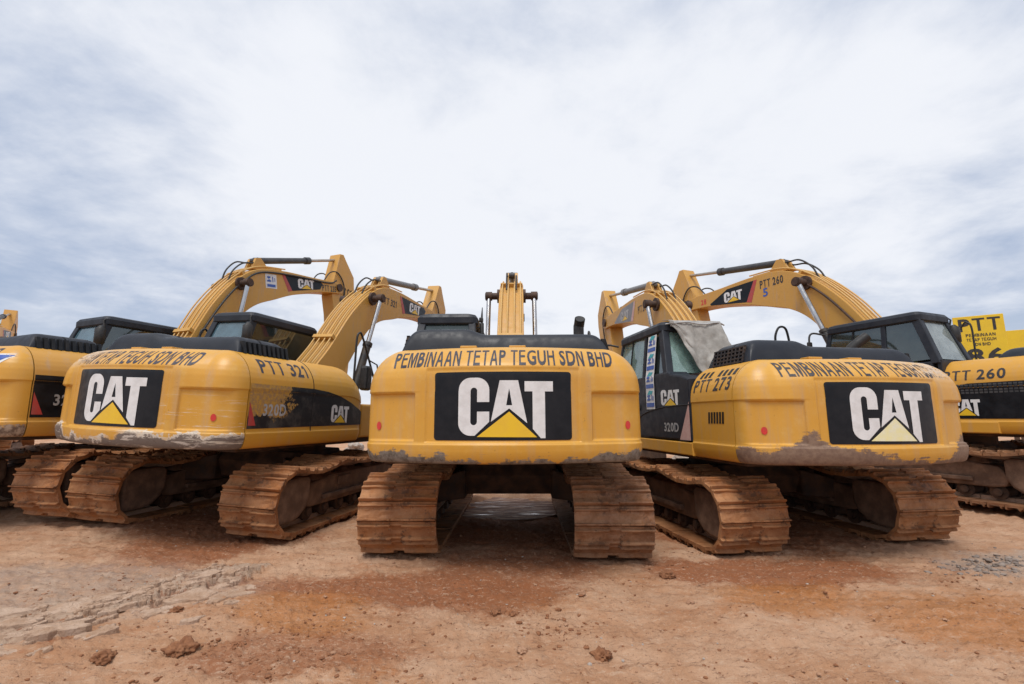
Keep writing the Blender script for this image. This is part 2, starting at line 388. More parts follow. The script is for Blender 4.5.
def s_of_z(z):
    for k in range(len(PROF) - 1):
        if z <= PROF[k + 1][1]: return _sl[k] + (_sl[k + 1] - _sl[k]) * (z - PROF[k][1]) / (PROF[k + 1][1] - PROF[k][1])
    return _sl[-1]
def rear_y(x): return -2.72 + x * x / 4.9
OUT = [(-1.37, SEAM), (-1.37, -2.19)]
_outs = {}
def outline(i):
    k = round(i, 4)
    if k not in _outs:
        W = 1.37 - k; c = max(.30 - .75 * k, .10); xc = W - c; ye = rear_y(xc) + k; cy = min(.30, SEAM - .02 - ye)
        l = [(-W, SEAM), (-W, ye + cy)]
        l += [(-W + c * (1 - math.cos(a)), ye + cy * (1 - math.sin(a))) for a in [R(90) * q / 12 for q in range(1, 12)]]
        half = l[:]
        hx = list(np.linspace(0, .68, 18)) + [.70, .706, .716, .724, .73, .75, .78, .80, .818, .824, .832, .840, .846, .86, .90]
        hx = hx + [.90 + (xc - .90) * q / 6 for q in range(1, 7)]
        l += [(x, rear_y(x) + k) for x in [-v for v in hx[:0:-1]] + hx]
        l += [(-x, y) for x, y in half[::-1]]
        _outs[k] = l
    return _outs[k]
OUT = outline(0)
def _norms():
    n = []
    for i in range(len(OUT)):
        a, b = OUT[max(0, i - 1)], OUT[min(len(OUT) - 1, i + 1)]; d = Vector((b[0] - a[0], b[1] - a[1])).normalized()
        n.append((d.y, -d.x))
    n[0] = (-1, 0); n[-1] = (1, 0); return n
ON = _norms()
def cw_bump(x, ax, z):
    side = sst(.824, .842, ax) * sst(1.34, 1.27, ax) * sst(1.222, 1.236, z) * sst(1.670, 1.656, z)
    badge = sst(.726, .706, ax) * sst(1.212, 1.224, z) * sst(1.905, 1.88, z)
    return -.024 * side - .016 * badge
def cw_mid(z):
    return .018 if z < 1.80 else .018 + .15 * sst(1.78, 2.10, z) * (z - 1.78) / .32
def cw_inset(inset, z, ax):
    if 1.205 < z < 1.99:
        k = sst(1.0, .72, ax) * sst(1.205, 1.225, z) * sst(2.03, 1.88, z); inset = inset * (1 - k) + cw_mid(z) * k if z > 1.70 else inset * (1 - k) + .018 * k
    return inset
def cw_at(i, f, inset, z, eps=0):
    O = outline(inset); i2 = min(i + 1, len(O) - 1)
    x0, y0 = O[i]; x1, y1 = O[i2]; nx = ON[i][0] * (1 - f) + ON[i2][0] * f; ny = ON[i][1] * (1 - f) + ON[i2][1] * f
    x = x0 + (x1 - x0) * f; y = y0 + (y1 - y0) * f; ax = abs(x)
    k = cw_bump(x, ax, z) + inset - cw_inset(inset, z, ax) + eps
    return (x + nx * k, y + ny * k, z)
def cw_xs(x, s, eps=.003):
    inset, z = prof_s(s); O = outline(inset)
    for i in range(len(O) - 1):
        if O[i][0] <= x <= O[i + 1][0] and O[i + 1][0] > O[i][0]:
            return cw_at(i, (x - O[i][0]) / (O[i + 1][0] - O[i][0]), inset, z, eps)
    return cw_at(0 if x < 0 else len(O) - 1, 0, inset, z, eps)
def fine_prof():
    out = []
    for a, b in zip(PROF, PROF[1:]):
        n = 4 if b[1] - a[1] > .05 else 2
        for k in range(n): out.append((a[0] + (b[0] - a[0]) * k / n, a[1] + (b[1] - a[1]) * k / n))
    return out + [PROF[-1]]
def cw_mesh():
    mb = MB(); pr = fine_prof(); nu = len(OUT); xs = []
    # refine outline near feature edges
    idx = []
    for i in range(nu - 1):
        for f in (0,): idx.append((i, f))
    idx.append((nu - 1, 0)); n = len(idx)
    vs = [cw_at(i, f, ins, z) for ins, z in pr for i, f in idx]
    fs = [(r * n + c, r * n + c + 1, (r + 1) * n + c + 1, (r + 1) * n + c) for r in range(len(pr) - 1) for c in range(n - 1)]
    mb.add(vs, fs, True)
    top = [vs[(len(pr) - 1) * n + c] for c in range(n)]; mb.add(top, [tuple(range(n))])
    bot = [vs[c] for c in range(n)]; mb.add(bot, [tuple(range(n))[::-1]])
    return mb
def side_pt(sgn, y, s, eps=0):
    i, z = prof_s(s); return (sgn * (1.37 - i + eps), y, z)
def side_mb(sgn, y0, y1, round_front=False):
    mb = MB(); pr = fine_prof(); ys = list(np.linspace(y0, y1, 40 if round_front else 12)); n = len(ys)
    vs = []
    for ins, z in pr:
        for y in ys:
            zz = z; ii = ins
            if round_front:
                t = max(0, (y - (y1 - .42)) / .42); drop = .34 * (1 - math.sqrt(max(0, 1 - t * t)))
                zz = z - drop * sst(1.25, 2.1, z); ii = ins + .10 * (1 - math.sqrt(max(0, 1 - max(0, (y - y1 + .12) / .12) ** 2)))
            vs.append((sgn * (1.37 - ii), y, zz))
    fs = [(r * n + c, r * n + c + 1, (r + 1) * n + c + 1, (r + 1) * n + c) for r in range(len(pr) - 1) for c in range(n - 1)]
    mb.add(vs, fs, True)
    # closing faces front and rear
    for c in (0, n - 1):
        l = [vs[r * n + c] for r in range(len(pr))] + [(sgn * .8, vs[c][1], vs[(len(pr) - 1) * n + c][2]), (sgn * .8, vs[c][1], 1.02)]
        mb.add(l, [tuple(range(len(l)))])
    return mb

# ------------------------------------------------------------------ crawler track
def track_path():
    """closed path (y,z,ty,tz) sampled finely, going over the top from rear to front"""
    rc, zc = .375, .425; P = []
    for a in np.linspace(270, 90, 40): P.append((-1.655 + rc * math.cos(R(a)), zc + rc * math.sin(R(a))))   # rear arc from bottom up
    top = [(-1.655, zc + rc), (-1.15, .745), (-.62, .815), (-.5, .82), (0, .775), (.5, .82), (.62, .815), (1.15, .75), (1.655, .785)]
    for p in curve_smooth([(0, a, b) for a, b in top], 12)[1:]: P.append((p.y, p.z))
    for a in np.linspace(90, -90, 40)[1:]: P.append((1.655 + .36 * math.cos(R(a)), zc + .36 * math.sin(R(a))))
    P.append((-1.655, .05)); return P
def track_belt(shoe=.8):
    P = track_path(); P = [Vector((0, a, b)) for a, b in P]
    L = [0]
    for a, b in zip(P, P[1:]): L.append(L[-1] + (b - a).length)
    n = round(L[-1] / .19); pitch = L[-1] / n; rnd = random.Random(3)
    def at(d):
        d %= L[-1]
        for k in range(len(L) - 1):
            if d <= L[k + 1]:
                t = (d - L[k]) / (L[k + 1] - L[k]); return P[k].lerp(P[k + 1], t)
    mb = MB(); h = shoe / 2
    q = pitch / 2
    prof = [(-q + .004, -.030), (-q + .004, .044), (-q + .008, .050), (-q + .020, .050), (-q + .028, .010), (-q + .06, .007), (0, .006), (q - .070, .007), (q - .052, .009), (q - .046, .040), (q - .042, .043), (q - .032, .043), (q - .024, .008), (q - .004, .006), (q - .004, -.030)]
    from mathutils import noise as mn
    for k in range(n):
        a = at((k + .02) * pitch); b = at((k + .98) * pitch); T = (b - a).normalized(); Nn = Vector((0, -T.z, T.y)); C = (a + b) / 2
        if Nn.dot(C - Vector((0, max(-1.655, min(1.655, C.y)), .425))) < 0: Nn = -Nn
        xs = [-h, -h + .012] + [(-h + .012) * (1 - i / 8) for i in range(1, 8)] + [-.062, -.05, 0, .05, .062] + [(h - .012) * i / 8 for i in range(1, 8)] + [h - .012, h]
        xs = sorted(set(round(x, 4) for x in xs)); vs = []; m = len(prof); j1 = rnd.uniform(-.004, .004); tw = rnd.uniform(-.006, .006); caked = rnd.random()
        for x in xs:
            for s_, hh in prof:
                nz = mn.noise((x * 9, s_ * 22 + k * 3.7, 1.3)); n2 = mn.noise((x * 26, s_ * 40 + k * 5.1, 7.7))
                d = (.006 * nz + .003 * n2) if hh > 0 else 0
                if 0 < hh < .012: d += max(0, nz + .25) * .022 * caked
                if abs(x) <= .051 and hh > .03: d -= .024
                if hh > .03: d -= .012 * max(0, n2 - .15)
                e = -.010 if abs(x) > h - .005 and hh > .02 else 0
                g = C + T * (s_ + (.002 * n2 if hh > 0 else 0)) + Nn * (hh + d + e + j1 + tw * x)
                vs.append((x + .004 * n2, g.y, g.z))
        fs = [(i * m + j, i * m + (j + 1) % m, (i + 1) * m + (j + 1) % m, (i + 1) * m + j) for i in range(len(xs) - 1) for j in range(m)]
        fs += [tuple(range(m)), tuple(range((len(xs) - 1) * m, len(xs) * m))[::-1]]
        mb.add(vs, fs)
        # chain link pair inside
        for sx in (-.085, .085):
            p = [C + T * t_ + Nn * n_ for t_, n_ in ((-.1, -.02), (.1, -.02), (.1, -.085), (-.1, -.085))]
            vs = [(sx + d_, w.y, w.z) for d_ in (-.022, .022) for w in p]
            mb.add(vs, [(0, 1, 2, 3), (7, 6, 5, 4), (0, 4, 5, 1), (1, 5, 6, 2), (2, 6, 7, 3), (3, 7, 4, 0)])
    return mb
def wheel(mb, y, z, r, w, hub=.0):
    mb.cyl((-w, y, z), (w, y, z), r, 28)
    if hub: mb.cyl((-w - .05, y, z), (w + .05, y, z), hub, 20)
def sprocket_mb():
    mb = MB(); poly = []
    for k in range(21):
        for d, rr in ((-.3, .285), (-.16, .335), (.16, .335), (.3, .285)):
            a = 2 * math.pi * (k + d) / 21; poly.append((-1.655 + rr * math.cos(a), .425 + rr * math.sin(a)))
    mb.prism(poly, -.035, .035)
    mb.cyl((-.20, -1.655, .425), (.16, -1.655, .425), .235, 30); mb.cyl((-.24, -1.655, .425), (.22, -1.655, .425), .15, 24)
    return mb
def frame_mb():
    mb = MB()
    mb.prism([(-1.25, .30), (-1.3, .40), (-1.2, .56), (-.7, .64), (.9, .64), (1.2, .58), (1.42, .50), (1.5, .36), (1.2, .27), (-1.1, .27)], -.21, .21, .025)
    for k in range(9):
        y_ = -.95 + k * .23; q = .05 + .04 * math.sin(k * 2.3); mb.hexa([(-.2, y_ - .15, .60), (.2, y_ - .15, .60), (.2, y_ + .15, .60), (-.2, y_ + .15, .60), (-.1, y_ - .07, .63 + q), (.1, y_ - .07, .63 + q), (.1, y_ + .08, .64 + q), (-.1, y_ + .08, .64 + q)], .02)
    mb.box(-.26, .26, -.9, .9, .34, .40, .01); mb.box(.205, .235, -.55, -.2, .48, .60, .01); mb.box(-.235, -.205, .2, .6, .48, .60, .01)
    return mb
def guard_mb(sgn):
    mb = MB(); x0, x1 = (.12, .29) if sgn > 0 else (-.29, -.12)
    mb.prism([(-1.88, .22), (-1.885, .66), (-1.86, .69), (-1.34, .69), (-1.28, .65), (-1.28, .42), (-1.34, .30), (-1.46, .21), (-1.60, .18), (-1.84, .17)], x0, x1, .035)
    return mb
MESH = {}
def cached(k, f, mat):
    if k not in MESH: MESH[k] = f().mesh(k, mat)
    return MESH[k]

def add_track(root, sx, shoe, ty=0):
    fr = ob('crawler_track', cached('track frame', frame_mb, M['steel_mud']), root); fr.location = (sx * 1.1, 0, 0)
    ob('track_belt', cached('track belt %d' % (shoe * 100), lambda: track_belt(shoe), M['mud']), fr)
    ob('sprocket', cached('sprocket', sprocket_mb, M['mud_dark']), fr)
    def idl():
        mb = MB(); wheel(mb, 1.655, .425, .285, .07, .12); return mb
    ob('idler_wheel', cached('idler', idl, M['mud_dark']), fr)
    ob('motor_guard', cached('guard outer %d' % sx, lambda: guard_mb(sx), M['steel_mud']), fr)
    ob('motor_guard', cached('guard inner %d' % sx, lambda: guard_mb(-sx), M['steel_mud']), fr)
    for k in range(7):
        def rl():
            mb = MB(); wheel(mb, 0, 0, .085, .16, .05); mb.cyl((-.17, 0, 0), (-.13, 0, 0), .105, 20); mb.cyl((.13, 0, 0), (.17, 0, 0), .105, 20); return mb
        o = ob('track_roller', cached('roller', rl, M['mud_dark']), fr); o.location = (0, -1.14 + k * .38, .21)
    for y in (-.55, .55):
        def cr():
            mb = MB(); wheel(mb, 0, 0, .06, .13); mb.box(-.05, .05, -.06, .06, -.12, 0); return mb
        o = ob('carrier_roller', cached('carrier', cr, M['mud_dark']), fr); o.location = (0, y, .67)
    return fr
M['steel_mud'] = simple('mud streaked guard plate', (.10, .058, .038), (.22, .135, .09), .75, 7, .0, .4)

# ------------------------------------------------------------------ boom geometry (machine y,z)
FOOT = Vector((0, .15, 1.75))
TOPE = [(-.05, 1.72), (.05, 1.95), (.28, 2.20), (.60, 2.56), (.86, 2.92), (1.10, 3.24), (1.40, 3.56), (1.72, 3.83), (2.05, 4.02), (2.4, 4.11), (3.0, 4.13), (3.8, 4.09), (4.45, 4.07)]
BOTE = [(4.80, 4.02), (4.88, 3.90), (4.80, 3.78), (4.45, 3.78), (3.9, 3.74), (3.1, 3.60), (2.6, 3.46), (2.15, 3.33), (1.80, 3.12), (1.5, 2.80), (1.22, 2.40), (.88, 1.94), (.55, 1.60), (.30, 1.50), (.05, 1.56)]
def boomT(th, s):
    c, n = math.cos(R(th)), math.sin(R(th))
    def f(y, z, x=0):
        dy, dz = (y - FOOT.y) * s, (z - FOOT.z) * s
        return (x * s, FOOT.y + dy * c - dz * n, FOOT.z + dy * n + dz * c)
    return f

def excavator(name_label, cfg):
    g = cfg
    root = bpy.data.objects.new('excavator', None); COL.objects.link(root)
    tag(root, name_label, 'excavator', 'yellow excavators parked in a row')
    x, y, yaw, z, roll = g['pose']
    root.scale = (g.get('scale', 1.0),) * 3; root.location = (x, y, z); root.rotation_euler = (0, -R(roll), -R(yaw))
    det = g.get('detail', True)
    yel = g.get('yel', M['yellow'])
    # ---- lower works
    t1 = add_track(root, -1, g.get('shoe', .8)); t2 = add_track(root, 1, g.get('shoe', .8))
    ty = R(g.get('ty', 0))
    if ty:
        for t in (t1, t2):
            v = Matrix.Rotation(-ty, 3, 'Z') @ Vector(t.location); t.location = v; t.rotation_euler = (0, 0, -ty)
    if g.get('tracks_z'):
        for t in (t1, t2): t.location.z += g['tracks_z'](t.location.x)
    def ucm():
        mb = MB()
        mb.prism([(-.62, .46), (-.72, .70), (-.60, .84), (.60, .84), (.72, .70), (.62, .46)], -.62, .62, .03)
        for s in (-1, 1):
            mb.hexa([(s * .55, -.75, .42), (s * .95, -.95, .40), (s * .95, -.55, .40), (s * .55, -.35, .42), (s * .55, -.75, .78), (s * .95, -.95, .66), (s * .95, -.55, .66), (s * .55, -.35, .78)], .02)
            mb.hexa([(s * .55, .35, .42), (s * .95, .55, .40), (s * .95, .95, .40), (s * .55, .75, .42), (s * .55, .35, .78), (s * .95, .55, .66), (s * .95, .95, .66), (s * .55, .75, .78)], .02)
        mb.cyl((0, 0, .80), (0, 0, 1.0), .62, 40)
        return mb
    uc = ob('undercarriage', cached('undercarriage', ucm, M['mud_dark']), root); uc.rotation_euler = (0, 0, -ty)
    def ufm():
        mb = MB(); mb.box(-1.22, 1.22, -2.12, 1.28, .98, 1.12, .01); mb.box(-1.12, 1.12, -2.10, -.72, 1.12, 2.08)
        mb.box(.42, 1.15, -.74, -.05, 1.12, 1.9); mb.box(-.16 - .12, -.16, -.7, .8, 1.1, 1.75, .01); mb.box(.28, .40, -.7, .8, 1.1, 1.75, .01)
        return mb
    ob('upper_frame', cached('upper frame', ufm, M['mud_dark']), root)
    # ---- counterweight
    if 'cw' not in MESH: MESH['cw'] = cw_mesh().mesh('counterweight', CW['mid'])
    me = MESH['cw'].copy(); me.materials.clear(); me.materials.append(CW[g['cw']])
    cw = ob('counterweight', me, root)
    s0, s1 = s_of_z(1.235), s_of_z(1.855)
    decal('badge_panel', rrect(.05, 2.0), lambda u, v: cw_xs(-.635 + 1.27 * u, s0 + (s1 - s0) * v, .0035), M['decal'], cw, (40, 26))
    e0, e1 = s_of_z(1.262), s_of_z(1.800)
    emblem(lambda u, v: cw_xs(-.405 + .87 * u, e0 + (e1 - e0) * v, .0065), cw, (26, 22), None, g.get('tri'))
    c0, c1 = s_of_z(1.915), s_of_z(2.078)
    decal('company_lettering', text2d('PEMBINAAN TETAP TEGUH SDN BHD', .012), lambda u, v: cw_xs(g.get('tx', -1.07) + g.get('tw', 2.13) * u, c0 + (c1 - c0) * v, .003), g.get('ink', M['ink']), cw, (60, 5))
    disc = ([(.5 + .5 * math.cos(a), .5 + .5 * math.sin(a)) for a in np.linspace(0, 2 * math.pi, 20, endpoint=False)], [tuple(range(20))])
    for sx in g.get('reflect', (-1, 1)):
        zz = 1.365; xx = sx * 1.20
        decal('reflector', disc, lambda u, v: cw_xs(xx + (-.035 + .055 * u if abs(xx) < 1.3 else 0), s_of_z(zz - .04 + .08 * v), .006), M['red'], cw, 3)
    if g.get('noside'):
        for m_, q_, e_ in ((M['white'], 0, .004), (M['blue'], .025, .006)): decal('sticker_panel', RECT, lambda u, v: cw_xs(.86 + q_ + (.40 - 2 * q_) * u - .06 * (1 - v), s_of_z(1.87 + q_) + (.15 - 2 * q_) * v, e_), m_, cw, (12, 4))
    mb = MB()
    for xx in (-.45, .05): mb.box(xx, xx + .17, -2.24, -2.06, 2.135, 2.165, .008)
    part('lifting_lug', mb, M['yellow'], cw)
    # ---- right body side
    rs = part('engine_side_panel', side_mb(1, SEAM + .012, .07, True), yel, root)
    band = poly2d([[(-2.14, 1.245), (.02, 1.265), (.02, 1.46), (-.05, 1.50), (-.25, 1.59), (-.5, 1.67), (-.8, 1.725), (-1.1, 1.75), (-2.14, 1.755)]])
    def RS(eps): return lambda u, v: side_pt(1, u, s_of_z(v), eps)
    decal('stripe_panel', band, RS(.004), g.get('band', M['decal']), rs, (14, 10), False)
    decal('stripe_red', ([(-2.13, 1.28), (-2.02, 1.28), (-2.13, 1.55)], [(0, 1, 2)]), RS(.007), M['redstripe'], rs, 0, False)
    decal('model_lettering', text2d(g.get('model', '320D'), .02), lambda u, v: RS(.007)(-1.93 + .36 * u, 1.39 + .14 * v), M['white_dull'], rs, (1, 3))
    emblem(lambda u, v: RS(.007)(-.70 + .40 * u, 1.30 + .25 * v), rs, (1, 4))
    if not g.get('noside'): decal('number_lettering', text2d('PTT ' + g['num'], .03), lambda u, v: side_pt(1, -1.98 + .80 * u, s_of_z(1.885) + .21 * v, .003), g.get('ink_side', M['ink']), rs, (4, 8))
    for yy in (-1.10,):
        mb = MB(); pts = [side_pt(1, yy, s, .001) for s in np.linspace(s_of_z(1.2), s_of_z(2.12), 20)]; mb.tube(pts, .006, 6); part('panel_gap', mb, M['black'], rs)
    # toolbox ahead of the tank on the right
    mb = MB(); mb.prism([(.10, 1.06), (1.25, 1.06), (1.22, 1.45), (1.05, 1.55), (.7, 1.58), (.10, 1.58)], .52, 1.30, .03); part('tool_box', mb, yel, root)
    # ---- left body side
    ls = part('radiator_side_panel', side_mb(-1, SEAM + .012, -.62 if g.get('bigside') else -1.30), yel, root)
    mb = MB()
    for i in range(12):
        pass
    LS = lambda eps: (lambda u, v: side_pt(-1, -u, s_of_z(v), eps))
    ny0 = -.70 if g.get('bigside') else -1.36
    decal('number_lettering', text2d('PTT ' + g['num'], .03), lambda u, v: side_pt(-1, ny0 - .74 * u, s_of_z(1.80) + .165 * v, .003), M['ink_solid'], ls, (4, 8))
    slots = []
    for i in range(8 if not g.get('bigside') else 0):
        if i == 3: continue
        a = .1 * i; slots.append([(a, 0), (a + .055, 0), (a + .055, 1), (a, 1)])
    if slots: decal('vent_slot', poly2d(slots), lambda u, v: side_pt(-1, -1.40 - .72 * u, s_of_z(1.97) + .10 * v, .004), M['black'], ls, (1, 4))
    if slots: slots = [[(.1 * i, 0), (.1 * i + .065, 0), (.1 * i + .085, 1), (.1 * i + .02, 1)] for i in range(6)]
    if slots: decal('vent_slot', poly2d(slots), lambda u, v: side_pt(-1, -1.66 - .32 * u, s_of_z(1.43) + .13 * v, .004), M['black'], ls, (1, 3))
    # lower skirt on the left under the cab
    mb = MB(); mb.prism([(-1.30, 1.03), (1.24, 1.03), (1.28, 1.10), (1.28, 1.19), (-1.30, 1.19)], -1.37, -1.20, .012); part('side_skirt', mb, yel, root)
    # black panel behind and below the cab
    if g.get('bigside'):
        bp = decal('stripe_panel', poly2d([[(.66, 1.235), (2.14, 1.235), (2.14, 1.76), (1.0, 1.75), (.74, 1.69), (.66, 1.60)]]), LS(.004), M['decal'], ls, (2, 10), False)
        emblem(lambda u, v: LS(.007)(.76 + .36 * u, 1.28 + .25 * v), bp, (1, 4))
        slots = [[(.06 * i, .22 * j), (.06 * i + .045, .22 * j), (.06 * i + .045, .22 * j + .15), (.06 * i, .22 * j + .15)] for i in range(14) for j in range(4)]
        decal('mesh_grille', poly2d(slots), lambda u, v: LS(.006)(.86 + .75 * u, 1.60 + .14 * v), M['barrel'], bp, (1, 3))
    lp = MB()
    if g.get('bigside'): lp.prism([(-.61, 1.205), (.55, 1.205), (.50, 1.5), (.2, 1.75), (-.1, 2.12), (-.61, 2.13)], -1.365, -1.05, .025)
    else: lp.prism([(-1.285, 1.205), (.55, 1.205), (.50, 1.5), (.2, 1.75), (-.1, 2.12), (-.72, 2.13), (-.80, 2.09), (-1.10, 2.045), (-1.285, 1.985)], -1.365, -1.05, .025)
    bpn = part('cab_side_panel', lp, M['navy'], root)
    if not g.get('bigside'):
        emblem(lambda u, v: (-1.3685, -.52 - .52 * u, 1.66 + .22 * v), bpn)
        decal('model_lettering', text2d('320D', .02), lambda u, v: (-1.3685, -.58 - .40 * u, 1.31 + .12 * v), M['white_dull'], bpn)
        decal('stripe_red', ([(-1.00, 1.215), (-1.27, 1.215), (-1.27, 1.70)], [(0, 1, 2)]), lambda u, v: (-1.3685, u, v), M['pinkstripe'], bpn, 0, False)
        mb = MB(); pts = [(-1.3665, .45, 1.24), (-1.3665, .38, 1.38), (-1.3665, .15, 1.53), (-1.3665, -.25, 1.61), (-1.3665, -.75, 1.65), (-1.3665, -1.28, 1.66)]
        mb.tube(curve_smooth(pts, 5), .009, 6); part('panel_gap', mb, M['black'], bpn)
        mb = MB(); mb.cyl((-1.375, .22, 1.66), (-1.355, .22, 1.66), .05, 20); part('panel_latch', mb, M['black'], bpn)
    # ---- deck and hood
    mb = MB(); mb.box(-.80, .80, -2.10, -.66, 2.10, 2.135, .004); mb.box(.42, .86, -.70, -.12, 1.9, 2.10, .02); part('deck', mb, yel, root)
    def hood():
        mb = MB(); nx, ny = 70, 30; vs = []
        X0, X1, Y0, Y1 = -1.085, 1.085, -2.12, -1.28
        def h(xx): return .225 + .065 * sst(-.20, -.45, xx)
        for j in range(ny + 1):
            for i in range(nx + 1):
                u = -1 + 2 * i / nx; v = -1 + 2 * j / ny
                u = math.copysign(1 - (1 - abs(u)) ** 1.8, u); v = math.copysign(1 - (1 - abs(v)) ** 1.8, v)
                xx = (X0 + X1) / 2 + (X1 - X0) / 2 * u; yy = (Y0 + Y1) / 2 + (Y1 - Y0) / 2 * v
                e = (1 - abs(u) ** 26) ** .5 * (1 - abs(v) ** 13) ** .5
                hh = h(xx); zz = 2.10 + hh * e
                k = 1 - .10 * e if False else 1
                vs.append((xx * (1 - .05 * e), yy + .05 * e * (1 if v < 0 else -1), zz))
        fs = [(j * (nx + 1) + i, j * (nx + 1) + i + 1, (j + 1) * (nx + 1) + i + 1, (j + 1) * (nx + 1) + i) for j in range(ny) for i in range(nx)]
        mb.add(vs, fs, True); return mb
    hd = ob('hood', cached('hood', hood, M['navy']), root)
    if g.get('bigside'): hd.scale = (1, 1, .5); hd.location = (0, 0, 1.06)
    def lgrille():
        mb = MB()
        for k in range(9):
            yy = -2.00 + .072 * k; mb.hexa([(-1.098, yy, 2.11), (-1.07, yy, 2.11), (-1.07, yy + .02, 2.11), (-1.098, yy + .02, 2.11), (-1.055, yy, 2.315), (-1.025, yy, 2.315), (-1.025, yy + .02, 2.315), (-1.055, yy + .02, 2.315)])
        for k in range(5):
            zz = 2.12 + .044 * k; xx = -1.100 + .045 * (zz - 2.11) / .205; mb.box(xx, xx + .03, -2.00, -1.404, zz, zz + .018)
        return mb
    if not g.get('bigside'): ob('hood_grille', cached('left grille', lgrille, M['grille']), hd)
    def rgrille():
        mb = MB()
        for k in range(10):
            yy = -2.05 + .075 * k; mb.hexa([(1.06, yy, 2.11), (1.11, yy, 2.11), (1.11, yy + .04, 2.11), (1.06, yy + .04, 2.11), (1.02, yy, 2.26), (1.07, yy, 2.26), (1.07, yy + .04, 2.26), (1.02, yy + .04, 2.26)], .004)
        return mb
    ob('hood_louver', cached('right louver', rgrille, M['black']), hd)
    if g.get('hoop'):
        mb = MB(); mb.tube(curve_smooth([(-.34, -1.6, 2.40), (-.33, -1.6, 2.52), (-.27, -1.6, 2.62), (-.18, -1.6, 2.60), (-.14, -1.6, 2.40)], 6), .014, 8); part('hood_handle', mb, M['black'], hd)
    if g.get('exhaust', True):
        mb = MB(); pts = curve_smooth([(.86, -1.45, 2.2), (.86, -1.45, 2.48), (.865, -1.455, 2.52), (.87, -1.52, 2.585)], 6)
        if g['cw'] == 'right': pts = curve_smooth([(1.0, -1.30, 2.2), (1.0, -1.30, 2.36), (1.03, -1.33, 2.44), (1.18, -1.42, 2.58)], 6)
        mb.tube(pts, .062, 18, False); mb.tube(pts, .054, 18, True); part('exhaust_pipe', mb, M['hose'], root)
    # ---- cab
    cab(root, g)
    # ---- boom
    front(root, g)
    return root

M['grille'] = simple('rusted dark grille', (.02, .021, .026), (.07, .045, .032), .6, 12, bump=.2)

